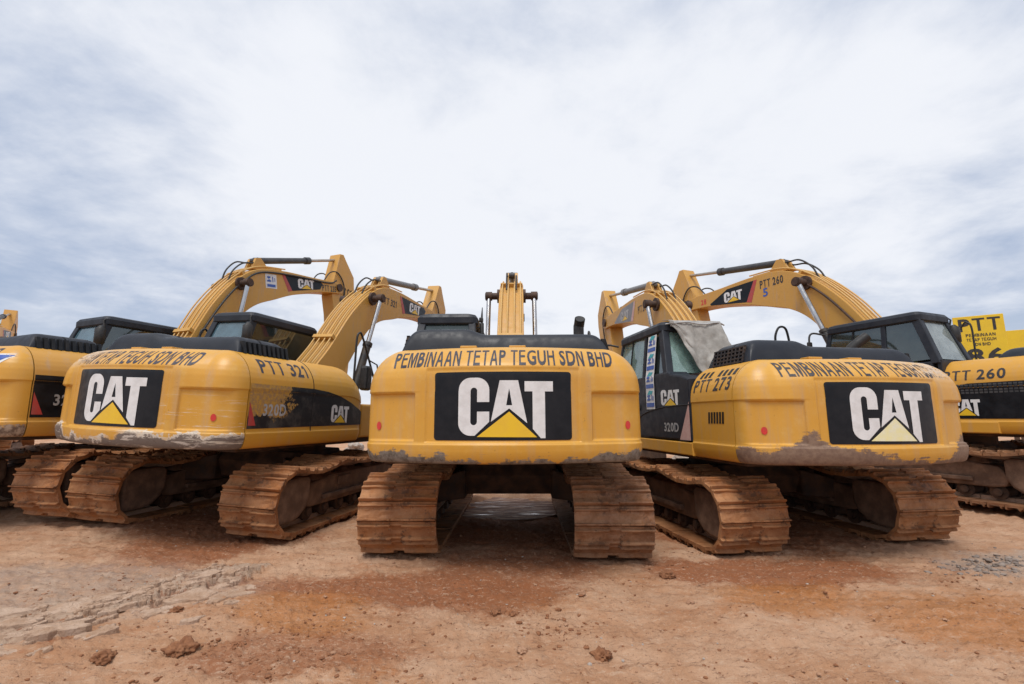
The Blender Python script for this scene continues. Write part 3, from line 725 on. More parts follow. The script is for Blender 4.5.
def cab(root, g):
    L0, L1 = -1.36, -.42            # x at the waist
    T0, T1 = -1.27, -.47            # x at the roof
    gl = g.get('glass', M['glass'])
    mb = MB()                       # lower shell and floor
    mb.prism([(-.68, 1.2), (1.18, 1.2), (1.22, 1.5), (1.20, 1.75), (.95, 1.82), (-.70, 2.08)], L1 - .06, L1, .015)
    mb.prism([(-.10, 1.2), (1.18, 1.2), (1.22, 1.5), (1.20, 2.08), (-.10, 2.12)], L0 + .0, L0 + .06, .012)
    mb.box(L0 + .06, L1 - .06, -.66, 1.16, 1.19, 1.25)
    mb.prism([(-.72, 1.22), (-.66, 1.22), (-.66, 2.10), (-.72, 2.10)], L0 + .02, L1 - .0, .01)
    mb.prism([(1.14, 1.22), (1.2, 1.22), (1.2, 1.62), (1.14, 1.62)], L0 + .06, L1 - .06, .01)
    cb = part('cab', mb, M['navy'], root)
    if g.get('cabz'): cb.scale.z = g['cabz']; cb.location.z = 1.2 * (1 - g['cabz'])
    def post(x, xt, y0, y1, yt0, yt1, w, z0=2.05, z1=2.80):
        mb = MB(); mb.hexa([(x, y0, z0), (x + w, y0, z0), (x + w, y1, z0), (x, y1, z0), (xt, yt0, z1), (xt + w, yt0, z1), (xt + w, yt1, z1), (xt, yt1, z1)], .012); return mb
    rb = -.72; rt = -.46
    part('cab_pillar', post(L0, T0, rb, rb + .12, rt, rt + .13, .11), M['navy'], cb)
    part('cab_pillar', post(L1 - .10, T1 - .10, rb, rb + .12, rt, rt + .13, .10), M['navy'], cb)
    part('cab_pillar', post(L0 + .002, T0 + .002, .04, .12, .05, .13, .06), M['navy'], cb)
    part('cab_pillar', post(L0, T0, 1.12, 1.20, .98, 1.06, .07, 2.05), M['navy'], cb)
    part('cab_pillar', post(L1 - .07, T1 - .07, 1.12, 1.20, .98, 1.06, .07, 1.6), M['navy'], cb)
    # roof: a rounded slab
    bm = bmesh.new(); rings = []
    for ins, z in ((.02, 2.74), (0, 2.76), (0, 2.84), (.03, 2.885), (.08, 2.905), (.2, 2.915)):
        x0, x1, y0, y1 = T0 - .03 + ins, T1 + .03 - ins, rt - .03 + ins, 1.10 - ins; r = .09; ring = []
        for cx, cy, a in ((x1 - r, y1 - r, 0), (x0 + r, y1 - r, 90), (x0 + r, y0 + r, 180), (x1 - r, y0 + r, 270)):
            for k in range(6): ring.append(bm.verts.new((cx + r * math.cos(R(a + 18 * k)), cy + r * math.sin(R(a + 18 * k)), z)))
        rings.append(ring)
    for a, b in zip(rings, rings[1:]):
        for i in range(len(a)): bm.faces.new((a[i], a[(i + 1) % len(a)], b[(i + 1) % len(a)], b[i]))
    bm.faces.new(rings[-1]); bm.faces.new(rings[0][::-1]); mb = MB(); mb.bm(bm, False); part('cab_roof', mb, g.get('roof', M['navy']), cb)
    # glass
    def pane(name, p, m=gl):
        mb = MB(); a = [Vector(q) for q in p]; n = (a[1] - a[0]).cross(a[3] - a[0]).normalized() * .006
        mb.hexa([q - n for q in a] + [q + n for q in a]); return part(name, mb, m, cb)
    def yr(z): return rb + .04 + (rt - rb) * (z - 2.05) / .75
    rw = pane('rear_window', [(L0 + .10, yr(2.12), 2.12), (L1 - .10, yr(2.12), 2.12), (T1 - .10, yr(2.76), 2.76), (T0 + .10, yr(2.76), 2.76)], g.get('rear_glass', gl))
    def xl(z): return L0 + .03 + (T0 - L0) * (z - 2.05) / .75
    pane('side_window', [(xl(2.1), .12, 2.1), (xl(2.1), 1.13, 2.1), (xl(2.76), 1.0, 2.76), (xl(2.76), .12, 2.76)], g.get('side_glass', gl))
    pane('side_window', [(xl(2.1), -.62, 2.12), (xl(2.1), .05, 2.1), (xl(2.76), .06, 2.76), (xl(2.76), -.36, 2.76)], g.get('quarter_glass', M['glass_dark']))
    def xr(z): return L1 - .03 + (T1 - L1) * (z - 2.05) / .75
    pane('side_window', [(xr(2.1), -.62, 2.1), (xr(1.85), 1.12, 1.85), (xr(2.76), 1.0, 2.76), (xr(2.76), -.36, 2.76)], g.get('right_glass', M['glass_dark']))
    pane('windshield', [(L0 + .06, 1.17, 1.62), (L1 - .06, 1.17, 1.62), (T1 - .05, 1.02, 2.76), (T0 + .05, 1.02, 2.76)], M['glass'])
    mb = MB(); mb.hexa([(xl(2.1) - .02, .62, 2.08), (xl(2.1) + .012, .62, 2.08), (xl(2.1) + .012, .65, 2.08), (xl(2.1) - .02, .65, 2.08), (xl(2.76) - .02, .58, 2.77), (xl(2.76) + .012, .58, 2.77), (xl(2.76) + .012, .61, 2.77), (xl(2.76) - .02, .61, 2.77)]); part('window_divider', mb, M['black'], cb)
    mb = MB(); mb.box(-1.12, -.68, -.18, .32, 1.25, 1.70, .06); mb.hexa([(-1.12, -.28, 1.65), (-.68, -.28, 1.65), (-.68, -.10, 1.65), (-1.12, -.10, 1.65), (-1.08, -.42, 2.35), (-.72, -.42, 2.35), (-.72, -.32, 2.35), (-1.08, -.32, 2.35)], .04); part('cab_seat', mb, M['seat'], cb)
    if g.get('strip'):      # column of company stickers on the quarter window
        def SP(u, v): 
            z = 1.62 + 1.10 * v; return (xl(max(z, 2.05)) - .045 - .0 * v if z > 2.05 else -1.3725, -.36 + .0 - (-.31) * (1 - u) - .0, z)
        mb = MB(); n = 12; vs = []
        for k in range(n + 1):
            v = k / n; z = 1.62 + 1.10 * v; xx = (-1.372 if z < 2.1 else -1.372 + (T0 - L0) * (z - 2.05) / .75) - .004
            vs += [(xx, -.34 + .10 * v * 0, z), (xx, -.06, z)]
        mb.add(vs, [(2 * k, 2 * k + 1, 2 * k + 3, 2 * k + 2) for k in range(n)]); st = part('sticker_strip', mb, M['white'], cb)
        def on(u, v):
            z = 1.62 + 1.10 * v; xx = (-1.372 if z < 2.1 else -1.372 + (T0 - L0) * (z - 2.05) / .75) - .008
            return (xx, -.06 - .28 * u, z)
        for k in range(4):
            b0 = .03 + k * .25
            decal('sticker_band', RECT, lambda u, v: on(.06 + .88 * u, b0 + .055 * v), M['blue'], st, (1, 2))
            decal('sticker_mark', poly2d([[(0, 0), (.5, 0), (.62, .2), (.3, .5), (.5, .7), (.5, 1), (.1, 1), (0, .8), (.25, .5), (0, .25)], [(.70, 0), (.82, 0), (.82, 1), (.70, 1)], [(.90, 0), (1, 0), (1, .8), (.90, .8)]]), lambda u, v: on(.12 + .76 * u, b0 + .085 + .075 * v), M['blue'], st)
            decal('sticker_emblem', ([(0, 0), (.35, 1), (1, .8), (.75, 0)], [(0, 1, 2, 3)]), lambda u, v: on(.15 + .7 * u, b0 + .165 + .055 * v), M['teal'], st)
    if g['cw'] == 'mid':
        mb = MB(); mb.tube([(-.46, -.3, 2.72), (-.40, -.3, 2.72)], .012, 6); mb.tube([(-.39, -.3, 2.45), (-.39, -.3, 2.78), (-.39, -.3, 2.80), (-.39, -.3, 2.9), (-.385, -.3, 3.02)], [.035, .03, .016, .014, .005], 8)
        mb.box(-.43, -.37, -.33, -.27, 2.80, 2.87, .015); part('antenna', mb, M['hose'], cb)
    else:
        mb = MB(); mb.tube([(-.47, -.45, 2.60), (-.47, -.50, 2.80), (-.50, -.44, 2.86)], .014, 6); mb.tube([(-.47, -.52, 2.40), (-.47, -.53, 2.44), (-.47, -.53, 2.66), (-.47, -.52, 2.71)], [.03, .075, .075, .03], 12); part('rear_mirror', mb, M['hose'], cb)
    mb = MB(); mb.tube(curve_smooth([(-1.33, 1.1, 2.2), (-1.52, 1.22, 2.3), (-1.56, 1.24, 2.62), (-1.50, 1.22, 2.78), (-1.33, 1.08, 2.74)], 5), .018, 7); mb.box(-1.62, -1.52, 1.2, 1.26, 2.32, 2.62, .02); part('mirror_arm', mb, M['hose'], cb)
    # mirror and handrail at the right front
    mb = MB(); mb.tube(curve_smooth([(1.2, -.02, 1.55), (1.2, -.02, 2.2), (1.2, -.02, 2.60), (1.2, .03, 2.70), (1.2, .12, 2.66), (1.2, .42, 2.20), (1.2, .62, 1.85), (1.2, .66, 1.6)], 6), .017, 8)
    mb.tube([(1.2, .36, 2.30), (1.2, .60, 2.25), (1.2, .73, 1.95), (1.2, .66, 1.75)], .013, 6)
    hr = part('handrail', mb, M['hose'], root)
    if g.get('bigside'): hr.scale = (1, 1, 1.13)
    mb = MB(); mb.box(1.14, 1.28, .20, .38, 1.80, 2.20, .04); part('side_mirror', mb, M['hose'], hr)

def front(root, g):
    f = boomT(*g.get('boom', (0, 1.0))); s = g.get('boom', (0, 1.0))[1]; bm_ = g.get('boom_mat', M['boom'])
    side = g['pose'][2] > 0 and 1 or -1
    P = lambda l: [f(a, b)[1:] for a, b in l]
    W = .225 * s
    mb = MB()
    tp = [(q.y, q.z) for q in curve_smooth([(0, a, b) for a, b in TOPE], 4)]; bt = [(q.y, q.z) for q in curve_smooth([(0, a, b) for a, b in BOTE], 4)]
    tp = P(tp); bt = P(bt)
    mb.prism(tp + bt, -W, W, .012)
    bo = part('boom', mb, bm_, root)
    # flange strips along the edges
    pv = P(TOPE[1:-1])
    for xs in (-.17, -.06, .06, .17):
        mb = MB(); pts = [f(a, b) for a, b in TOPE[2:11]]
        nn = []
        cs = curve_smooth([Vector((xs * s, p[1], p[2])) for p in pts], 5)
        for i, q in enumerate(cs):
            d = (cs[min(i + 1, len(cs) - 1)] - cs[max(i - 1, 0)]).normalized(); nn.append(q + Vector((0, -d.z, d.y)) * .055 * s)
        mb.tube(nn, .015 * s, 8); part('hydraulic_pipe', mb, M['pipe'], bo)
    for k in (3, 7):
        a, b = Vector(f(*TOPE[k])), Vector(f(*TOPE[k + 1])); d = (b - a).normalized(); nrm = Vector((0, -d.z, d.y)); c = a.lerp(b, .5) + nrm * .05
        mb = MB(); q = [c + d * u + nrm * v for u, v in ((-.035, -.05), (.035, -.05), (.035, .035), (-.035, .035))]
        mb.hexa([(-.21 * s, w.y, w.z) for w in q] + [(.21 * s, w.y, w.z) for w in q]); part('pipe_clamp', mb, M['boom'], bo)
    # pins
    mb = MB(); c = f(1.76, 3.72); mb.cyl((-.50 * s, c[1], c[2]), (.50 * s, c[1], c[2]), .065 * s, 20)
    for q in (-1, 1): mb.cyl((q * .49 * s, c[1], c[2]), (q * .37 * s, c[1], c[2]), .085 * s, 22); mb.cyl((q * .225 * s, c[1], c[2]), (q * .27 * s, c[1], c[2]), .13 * s, 24)
    part('boom_pin', mb, M['rustpin'], bo)
    # small work lamp bracket on the boom side + dark welded patch
    # boom cylinders
    for q in (-1, 1):
        a = Vector((q * .43 * s, .95, 1.32)); b = Vector((q * .43 * s, c[1], c[2])); m = a.lerp(b, .60)
        mb = MB(); mb.cyl(a, m, .075, 20); mb.cyl(m - (m - a).normalized() * .07, m, .09, 20); cy = part('boom_cylinder', mb, M['boom_cyl'], root)
        mb = MB(); mb.cyl(m, b, .042 * s, 18); part('cylinder_rod', mb, M['chrome'], cy)
    # stick cylinder
    bar = g.get('barrel', M['barrel'])
    mb = MB(); mb.prism(P([(2.15, 4.10), (2.28, 4.34), (2.40, 4.36), (2.62, 4.10)]), -.12 * s, -.06 * s, .006); mb.prism(P([(2.15, 4.10), (2.28, 4.34), (2.40, 4.36), (2.62, 4.10)]), .06 * s, .12 * s, .006); part('cylinder_bracket', mb, M['boom'], bo)
    a, m, b = Vector(f(2.33, 4.30)), Vector(f(3.95, 4.55)), Vector(f(4.98, 4.72))
    mb = MB(); mb.cyl(a, m, .070 * s, 20); mb.cyl(m - (m - a).normalized() * .14, m, .088 * s, 20); mb.cyl((-.11 * s, a.y, a.z), (.11 * s, a.y, a.z), .06 * s, 16)
    cy = part('stick_cylinder', mb, bar, root)
    mb = MB(); mb.cyl(m, b, .036 * s, 16); mb.cyl((-.16 * s, b.y, b.z), (.16 * s, b.y, b.z), .075 * s, 18); part('cylinder_rod', mb, M['chrome_dull'], cy)
    # stick
    SK = [(4.86, 4.70), (4.93, 4.86), (5.06, 4.86), (5.14, 4.72), (5.42, 4.28), (5.40, 3.95), (5.20, 3.3), (4.75, 2.2), (4.30, 1.22), (4.18, 1.16), (4.07, 1.26), (4.20, 2.3), (4.42, 3.3), (4.50, 3.72), (4.62, 4.15)]
    sr = R(g.get('stick_rot', 0)); PV = (4.72, 3.93)
    SK = SK[:6] + [(PV[0] + (a - PV[0]) * math.cos(sr) - (b - PV[1]) * math.sin(sr), PV[1] + (a - PV[0]) * math.sin(sr) + (b - PV[1]) * math.cos(sr)) for a, b in SK[6:13]] + SK[13:]
    mb = MB(); mb.prism(P(SK), -.17 * s, .17 * s, .012); sk = part('stick', mb, bm_, root)
    pv_ = f(4.72, 3.93); mb = MB(); mb.cyl((-.27 * s, pv_[1], pv_[2]), (.27 * s, pv_[1], pv_[2]), .10 * s, 20); part('stick_pin', mb, M['rustpin'], sk)
    # bucket, curled in
    e = Vector(f(PV[0] + (4.14 - PV[0]) * math.cos(sr) - (1.24 - PV[1]) * math.sin(sr), PV[1] + (4.14 - PV[0]) * math.sin(sr) + (1.24 - PV[1]) * math.cos(sr))); bk = [(0, 0), (-.30, .12), (-.62, -.02), (-.86, -.32), (-.90, -.66), (-.66, -.95), (-.30, -1.0), (.05, -.86), (.10, -.5)]
    sh = max(0, .05 - (e.z - 1.0))
    mb = MB(); outp = [(e.y + a_, e.z + b_) for a_, b_ in bk]; ctr = Vector((0, e.y - .38, e.z - .45)); inp = [((a_ - ctr.y) * .94 + ctr.y, (b_ - ctr.z) * .94 + ctr.z) for a_, b_ in outp]
    mb.prism(outp, -.56, -.53); mb.prism(outp, .53, .56)
    for i in range(7):
        A, B, C_, D_ = outp[i], outp[i + 1], inp[i + 1], inp[i]
        mb.hexa([(-.53, *A), (.53, *A), (.53, *B), (-.53, *B), (-.53, *D_), (.53, *D_), (.53, *C_), (-.53, *C_)])
    bu = part('bucket', mb, M['steel'], root)
    for k in range(5):
        xx = -.46 + .23 * k; q = outp[7]; mb = MB(); mb.hexa([(xx - .04, q[0] - .02, q[1] - .04), (xx + .04, q[0] - .02, q[1] - .04), (xx + .04, q[0] - .02, q[1] + .05), (xx - .04, q[0] - .02, q[1] + .05), (xx - .025, q[0] + .2, q[1] + .10), (xx + .025, q[0] + .2, q[1] + .10), (xx + .025, q[0] + .2, q[1] + .12), (xx - .025, q[0] + .2, q[1] + .12)]); part('bucket_tooth', mb, M['steel'], bu)
    # hoses over the bend and along the flank
    for k, (xx, hgt) in enumerate(((-.09, .17), (.09, .12))):
        mb = MB(); mb.tube(curve_smooth([f(1.60, 3.80, xx), f(1.72, 3.92 + hgt * .7, xx), f(1.95, 4.06 + hgt, xx), f(2.2, 4.16 + hgt * .55, xx), f(2.36, 4.32, xx * .6)], 6), .016 * s, 8); part('hydraulic_hose', mb, M['hose'], bo)
    if g.get('flank'): mb = MB(); mb.tube(curve_smooth([f(.62, 2.40, side * .255), f(1.0, 2.92, side * .255), f(1.42, 3.42, side * .255), f(1.85, 3.80, side * .255)] + ([f(2.3, 4.02, side * .255)] if side > 0 else []) + ([f(3.2, 4.05, side * .255), f(4.3, 4.01, side * .255), f(4.6, 4.1, side * .255)] if side > 0 else []), 6), .020 * s, 8); part('hydraulic_hose', mb, g['flank'], bo)
    for q in (-1, 1):
        mb = MB(); mb.tube(curve_smooth([f(4.2, 4.06, q * .2), f(4.45, 4.3, q * .2), f(4.75, 4.32, q * .2), f(4.95, 4.0, q * .2), f(4.85, 3.5, q * .2)], 6), .016 * s, 8); part('hydraulic_hose', mb, M['hose'], sk)
    # markings on the flank that faces the yard
    eps = W + .0035
    for sg in (1, -1):
        def SD(y, z, e=0, sg=sg): q = f(y, z); return (sg * (eps + e), q[1], q[2])
        if sg > 0:
            bad = [(2.92, 4.05), (4.02, 4.03), (4.12, 3.96), (4.02, 3.82), (3.12, 3.70)]; red = [(2.84, 4.05), (2.92, 4.05), (3.12, 3.70), (3.00, 3.67)]
            bd = decal('boom_badge', poly2d([bad]), SD, g.get('bbadge', M['decal']), bo, 0, False)
            decal('stripe_red', poly2d([red]), SD, M['redstripe'], bo, 0, False)
            emblem(lambda u, v: SD(3.30 + .52 * u, 3.77 + .235 * v + .03 * u, .003), bd, 0, g.get('bwhite'))
            if g.get('btext'):
                p = g['btext']; decal('number_lettering', text2d('PTT ' + g['num'], .02), lambda u, v: SD(p[0] + p[2] * u, p[1] + .15 * v + p[3] * u), M['ink_solid'], bo)
            if g.get('bsticker'):
                st = decal('sticker_panel', RECT, lambda u, v: SD(2.38 + .30 * u, 3.70 + .31 * v), M['white'], bo)
                decal('sticker_band', RECT, lambda u, v: SD(2.42 + .22 * u, 3.73 + .06 * v, .003), M['blue'], st); decal('sticker_mark', poly2d([[(0, 0), (.42, 0), (.5, .2), (.2, .55), (.4, .75), (.4, 1), (.1, 1), (0, .8), (.25, .45), (0, .25)], [(.60, 0), (.70, 0), (.70, 1), (.60, 1)], [(.84, .1), (.92, .1), (.92, .8), (.84, .8)]]), lambda u, v: SD(2.42 + .22 * u, 3.84 + .12 * v, .003), M['blue'], st)
        else:
            bad = [(2.86, 4.05), (3.55, 4.03), (4.05, 3.80), (4.02, 3.765), (3.06, 3.64)]; red = [(2.78, 4.05), (2.86, 4.05), (3.06, 3.64), (2.94, 3.61)]
            bd = decal('boom_badge', poly2d([bad]), SD, g.get('bbadge', M['decal']), bo, 0, False)
            decal('stripe_red', poly2d([red]), SD, g.get('bred', M['redstripe']), bo, 0, False)
            emblem(lambda u, v: SD(3.64 - .48 * u, 3.735 + .225 * v, .003), bd, 0, g.get('bwhite'))
            if g.get('btext'):
                p = g['btext']; decal('number_lettering', text2d('PTT ' + g['num'], .02), lambda u, v: SD(p[0] - p[2] * u, p[1] + .16 * v + p[3] * u), M['ink_solid'], bo)
            if g.get('bextra'):
                decal('digit_lettering', text2d('5', .03), lambda u, v: SD(2.66 - .11 * u, 3.66 + .17 * v), M['blue'], bo)
                decal('digit_lettering', text2d('28', .03), lambda u, v: SD(4.32 - .16 * u, 3.83 + .12 * v), M['red'], bo)

M['boom_cyl'] = simple('dark cylinder barrel', (.014, .014, .016), (.06, .045, .032), .5, 6, bump=.05)

COMMON = {}
mid = excavator('yellow excavator in the middle of the row seen square from behind, with clean counterweight', dict(
    pose=(-.03, 7.03, 1.1, 0, .2), cw='mid', num='318', tracks_z=lambda x: -.045 if x > 0 else .0, stick_rot=48, rear_glass=M['glass_deep'], strip=False))
left = excavator('yellow excavator numbered 321 with white scrapes along its counterweight and a peeled black stripe', dict(
    pose=(-3.69, 7.82, 16.5, .115, -2.0), tracks_z=lambda x: -.05, ty=-5.0, shoe=.74, cw='left', num='321', tx=-1.16, tw=2.08, cabz=1.06, band=M['decal_peel'], ink=M['ink_left'], reflect=(1,), exhaust=False, barrel=M['barrel_pale'],
    btext=(2.1, 3.72, .62, .02), rear_glass=M['glass_blue']))
right = excavator('yellow excavator numbered 273 with rusty brown lower counterweight and a scraped emblem', dict(
    pose=(3.38, 7.5, -9.0, -.06, 0), cw='right', num='273', tx=-.99, tw=2.14, cabz=1.0, tracks_z=lambda x: -.02 if x < 0 else .03, ink=M['ink_right'], tri=M['tri_worn'], reflect=(-1,), hoop=True, strip=True, barrel=M['barrel_pale'],
    bbadge=M['greybadge'], bwhite=M['white_dull'], bred=M['pinkstripe'], mirror=True, btext=(2.66, 3.72, .42, 0)))
far_left = excavator('yellow excavator numbered 235 half hidden behind the scraped one, with its boom raised high', dict(
    pose=(-6.5, 8.5, 20, .12, 1.0), scale=1.04, noside=True, cabz=1.06, flank=M['hose'], ty=-4.0, cw='far', num='235', yel=M['yellow_old'], model='324D', stick_rot=10, boom=(9, 1.02), btext=(4.10, 3.80, .50, .0), bsticker=True, glass=M['glass_blue'], exhaust=False, rear_glass=M['glass_blue']))
far_right = excavator('yellow excavator numbered 260 at the right edge with a mesh grille in its black stripe', dict(
    pose=(8.2, 9.1, -21.5, .10, 0), scale=1.07, cw='far', num='260', boom=(1.0, 1.25), btext=(2.72, 3.84, .52, .0), bextra=True, cabz=1.05, bigside=True, rear_glass=M['glass_pale'], side_glass=M['glass_dark'], right_glass=M['glass_dark'], exhaust=False, flank=M['rustpin']))
outer = excavator('yellow excavator at the far left edge showing little more than the bend of its boom', dict(
    pose=(-15.9, 13.7, -38, .05, 0), cw='far', num='240', yel=M['yellow_old'], boom_mat=M['yellow_old'], boom=(5.5, 1.02), exhaust=False))

# ------------------------------------------------------------------ ground
rng = np.random.default_rng(5)
_perm = rng.random((256, 256))
def vnoise(x, y):
    xi = np.floor(x).astype(int); yi = np.floor(y).astype(int); fx = x - xi; fy = y - yi
    fx = fx * fx * fx * (fx * (fx * 6 - 15) + 10); fy = fy * fy * fy * (fy * (fy * 6 - 15) + 10)
    a = _perm[xi & 255, yi & 255]; b = _perm[(xi + 1) & 255, yi & 255]; c = _perm[xi & 255, (yi + 1) & 255]; d = _perm[(xi + 1) & 255, (yi + 1) & 255]
    return (a * (1 - fx) + b * fx) * (1 - fy) + (c * (1 - fx) + d * fx) * fy - .5
def fbm(x, y, o=5, g=.5):
    s = 0; a = 1
    for k in range(o):
        s = s + a * vnoise(x * 2 ** k + 17 * k, y * 2 ** k + 31 * k); a *= g
    return s
def worley(x, y):
    """distance to nearest and second nearest jittered cell point"""
    xi = np.floor(x).astype(int); yi = np.floor(y).astype(int); d1 = np.full(x.shape, 9.); d2 = np.full(x.shape, 9.); h = np.zeros(x.shape)
    for i in (-1, 0, 1):
        for j in (-1, 0, 1):
            cx = xi + i; cy = yi + j; px = cx + _perm[cx & 255, cy & 255]; py = cy + _perm[(cx + 91) & 255, (cy + 37) & 255]
            d = np.hypot(px - x, py - y); new = d < d1
            d2 = np.where(new, d1, np.minimum(d2, d)); h = np.where(new, _perm[(cx + 11) & 255, (cy + 5) & 255], h); d1 = np.where(new, d, d1)
    return d1, d2, h
def ss(a, b, x):
    t = np.clip((x - a) / (b - a), 0, 1); return t * t * (3 - 2 * t)
CRUST = [(-3.7, 3.05), (-3.2, 3.38), (-2.85, 3.85), (-2.55, 4.20), (-2.45, 4.55)]   # ridge of dried crust, x,y
def crust_sd(X, Y):
    """signed distance to the crust line, positive on its far left side"""
    best = np.full(X.shape, 99.); sg = np.ones(X.shape)
    for (ax, ay), (bx, by) in zip(CRUST, CRUST[1:]):
        dx, dy = bx - ax, by - ay; L = math.hypot(dx, dy); t = np.clip(((X - ax) * dx + (Y - ay) * dy) / L / L, 0, 1)
        q = np.hypot(X - ax - t * dx, Y - ay - t * dy); sd = (dx * (Y - ay) - dy * (X - ax)) / L
        sg = np.where(q < best, np.sign(sd), sg); best = np.minimum(best, q)
    return best * sg
def crust_mask(X, Y):
    m = np.full(X.shape, 9.)
    for (ax, ay), (bx, by) in zip(CRUST, CRUST[1:]):
        dx, dy = bx - ax, by - ay; t = np.clip(((X - ax) * dx + (Y - ay) * dy) / (dx * dx + dy * dy), 0, 1)
        m = np.minimum(m, np.hypot(X - ax - t * dx, Y - ay - t * dy))
    return m
def height(X, Y):
    n1 = fbm(X * .35 + 3, Y * .35, 3); n2 = fbm(X * 1.7, Y * 1.7 + 9, 4); n3 = fbm(X * 8, Y * 8, 4, .6); n4 = fbm(X * 30 + 5, Y * 30, 3, .6)
    near = np.hypot(X, Y); fine = ss(30, 9, near)
    h = .05 * n1 * ss(0, 3, near) + .035 * n2 + (.020 * n3 + .012 * n4) * fine
    # faint cleat marks pressed by the tracks
    cle = np.sin((Y * 1.0 + .12 * X + .06 * n2) * 2 * math.pi / .19)
    h += .016 * ss(.25, .8, cle) * ss(-.25, .35, fbm(X * .6 + 40, Y * .6, 3)) * fine
    # ruts running to the viewer
    for x0, w in ((-1.1, .42), (1.1, .42), (2.2, .42)):
        h -= .018 * ss(w + .12, w - .05, np.abs(X - x0 - .05 * Y + .1 * n2)) * ss(6.5, 4.8, Y) * ss(.1, .5, fbm(X * .4, Y * .5 + 70, 2) + .45)
    # dried crust: a broken step of flat plates, higher on its far side
    d = crust_sd(X, Y) + .34 * fbm(X * 2.2, Y * 2.2 + 50, 5, .62)
    ca, sa = math.cos(.95), math.sin(.95); U = X * ca + Y * sa + .10 * n2; V = -X * sa + Y * ca + .10 * n3
    e1, e2, ch = worley(U * 2.6, V * 4.6); g1, g2, gh = worley(U * 7.5 + 9, V * 9.5)
    plate = ss(.015, .06, e2 - e1); chip = ss(.02, .10, g2 - g1)
    band = ss(-.02, .02, d) * ss(.75, .30, d); ends = ss(2.9, 3.4, Y) * ss(5.1, 4.8, Y)
    crustm = band * ends; h = h * (1 - .75 * crustm)
    h += ends * (band * (.020 + .034 * ch) * (.35 + .65 * plate) + band * .010 * gh * chip + ss(-.30, -.02, d) * ss(.02, -.02, d) * .016 * gh * chip * (gh > .55))
    # scattered clumps
    w1, w2, wh = worley(X * 9, Y * 9)
    h += .028 * ss(.28, .05, w1) * (wh > .86) * fine * ss(0.05, .25, fbm(X * .9 + 11, Y * .9, 2) + .1)
    w1, w2, wh = worley(X * 24, Y * 24)
    h += .011 * ss(.35, .05, w1) * (wh > .72) * fine
    # settle under the machines, rise with the tilted ones
    h += .14 * np.exp(-(((X + 5.0) / 1.3) ** 2 + ((Y - 8.0) / 3.2) ** 2)) + .10 * np.exp(-(((X + 7.6) / 2.2) ** 2 + ((Y - 8.6) / 3.) ** 2))
    h += .10 * np.exp(-(((X - 8.6) / 1.8) ** 2 + ((Y - 9.0) / 3.) ** 2))
    h += .18 * ss(.55, .0, np.abs(Y - 12.5 - .1 * X)) * ss(10, 14, np.abs(X) + 12) * 0
    pm = ss(1.25, .8, np.hypot((X + .08) / .85, (Y - 8.3) / 1.0) + .5 * n2); h = h * (1 - pm) + (-.038 + .55 * h) * pm
    h -= .045 * np.exp(-(((X - 1.1) / .7) ** 2 + ((Y - 6.2) / 2.2) ** 2)) + .065 * np.exp(-(((X - 2.2) / .8) ** 2 + ((Y - 6.6) / 2.2) ** 2))
    # banks in the distance
    h += 1.3 * ss(30, 55, near) * (.4 + .8 * fbm(X * .05, Y * .05, 3))
    return h - .012
fa = np.concatenate([np.linspace(-180, -62, 40, endpoint=False), np.linspace(-62, 62, 760, endpoint=False), np.linspace(62, 180, 40, endpoint=False)])
rr = [0.45]
while rr[-1] < 900:
    r_ = rr[-1]; rr.append(r_ * (1.02 if r_ < 1.5 else 1.0058 if r_ < 9 else 1.012 if r_ < 16 else 1.06))
rr = np.array(rr)
A_, R_ = np.meshgrid(np.radians(fa), rr); GX = R_ * np.sin(A_); GY = R_ * np.cos(A_); GZ = height(GX, GY)
nr, na = GX.shape
verts = np.stack([GX.ravel(), GY.ravel(), GZ.ravel()], 1)
verts = np.vstack([verts, [[0, 0, 0]]])
i, j = np.meshgrid(np.arange(nr - 1), np.arange(na), indexing='ij'); j2 = (j + 1) % na
quads = np.stack([i * na + j, (i + 1) * na + j, (i + 1) * na + j2, i * na + j2], -1).reshape(-1, 4)[:, ::-1]
tris = np.stack([np.full(na, len(verts) - 1), np.arange(na), (np.arange(na) + 1) % na], 1)[:, ::-1]
me = bpy.data.meshes.new('ground'); nv = len(verts); nl = quads.size + tris.size
me.vertices.add(nv); me.vertices.foreach_set('co', verts.ravel())
me.loops.add(nl); me.loops.foreach_set('vertex_index', np.concatenate([quads.ravel(), tris.ravel()]).astype(np.int32))
npoly = len(quads) + len(tris); me.polygons.add(npoly)
me.polygons.foreach_set('loop_start', np.concatenate([np.arange(len(quads)) * 4, quads.size + np.arange(len(tris)) * 3]).astype(np.int32))
me.update(calc_edges=True); me.validate()
me.polygons.foreach_set('use_smooth', np.ones(len(me.polygons), dtype=bool))
# soil kinds: damp orange clay, red clay by the tracks plus painted shade, pale dry crust, grey grit
X, Y = verts[:, 0], verts[:, 1]
nz = fbm(X * .9, Y * .9 + 4, 5, .6)
def blob(cx, cy, rx, ry, k=.55): return ss(1.15, .45, np.hypot((X - cx) / rx, (Y - cy) / ry) + k * nz)
damp = np.maximum.reduce([blob(-1.65, 3.95, .75, .42), blob(3.4, 3.7, 1.1, .75), blob(2.2, 4.2, .8, .5), blob(-.9, 2.75, .55, .35) * .6, blob(.6, 4.1, .8, .3) * .35])
redclay_shade = np.maximum.reduce([blob(-.9, 4.4, 1.5, .55), blob(-1.5, 3.2, .8, .4) * .7, blob(2.6, 4.9, 1.6, .6), blob(0, 6.5, 1.8, 2.2), blob(-3.6, 6.5, 1.6, 2.0), blob(3.2, 7, 1.8, 2.2), blob(-2.2, 2.4, .35, .25) * .8])  # red clay; the large blobs also paint shade onto the soil beneath the machines
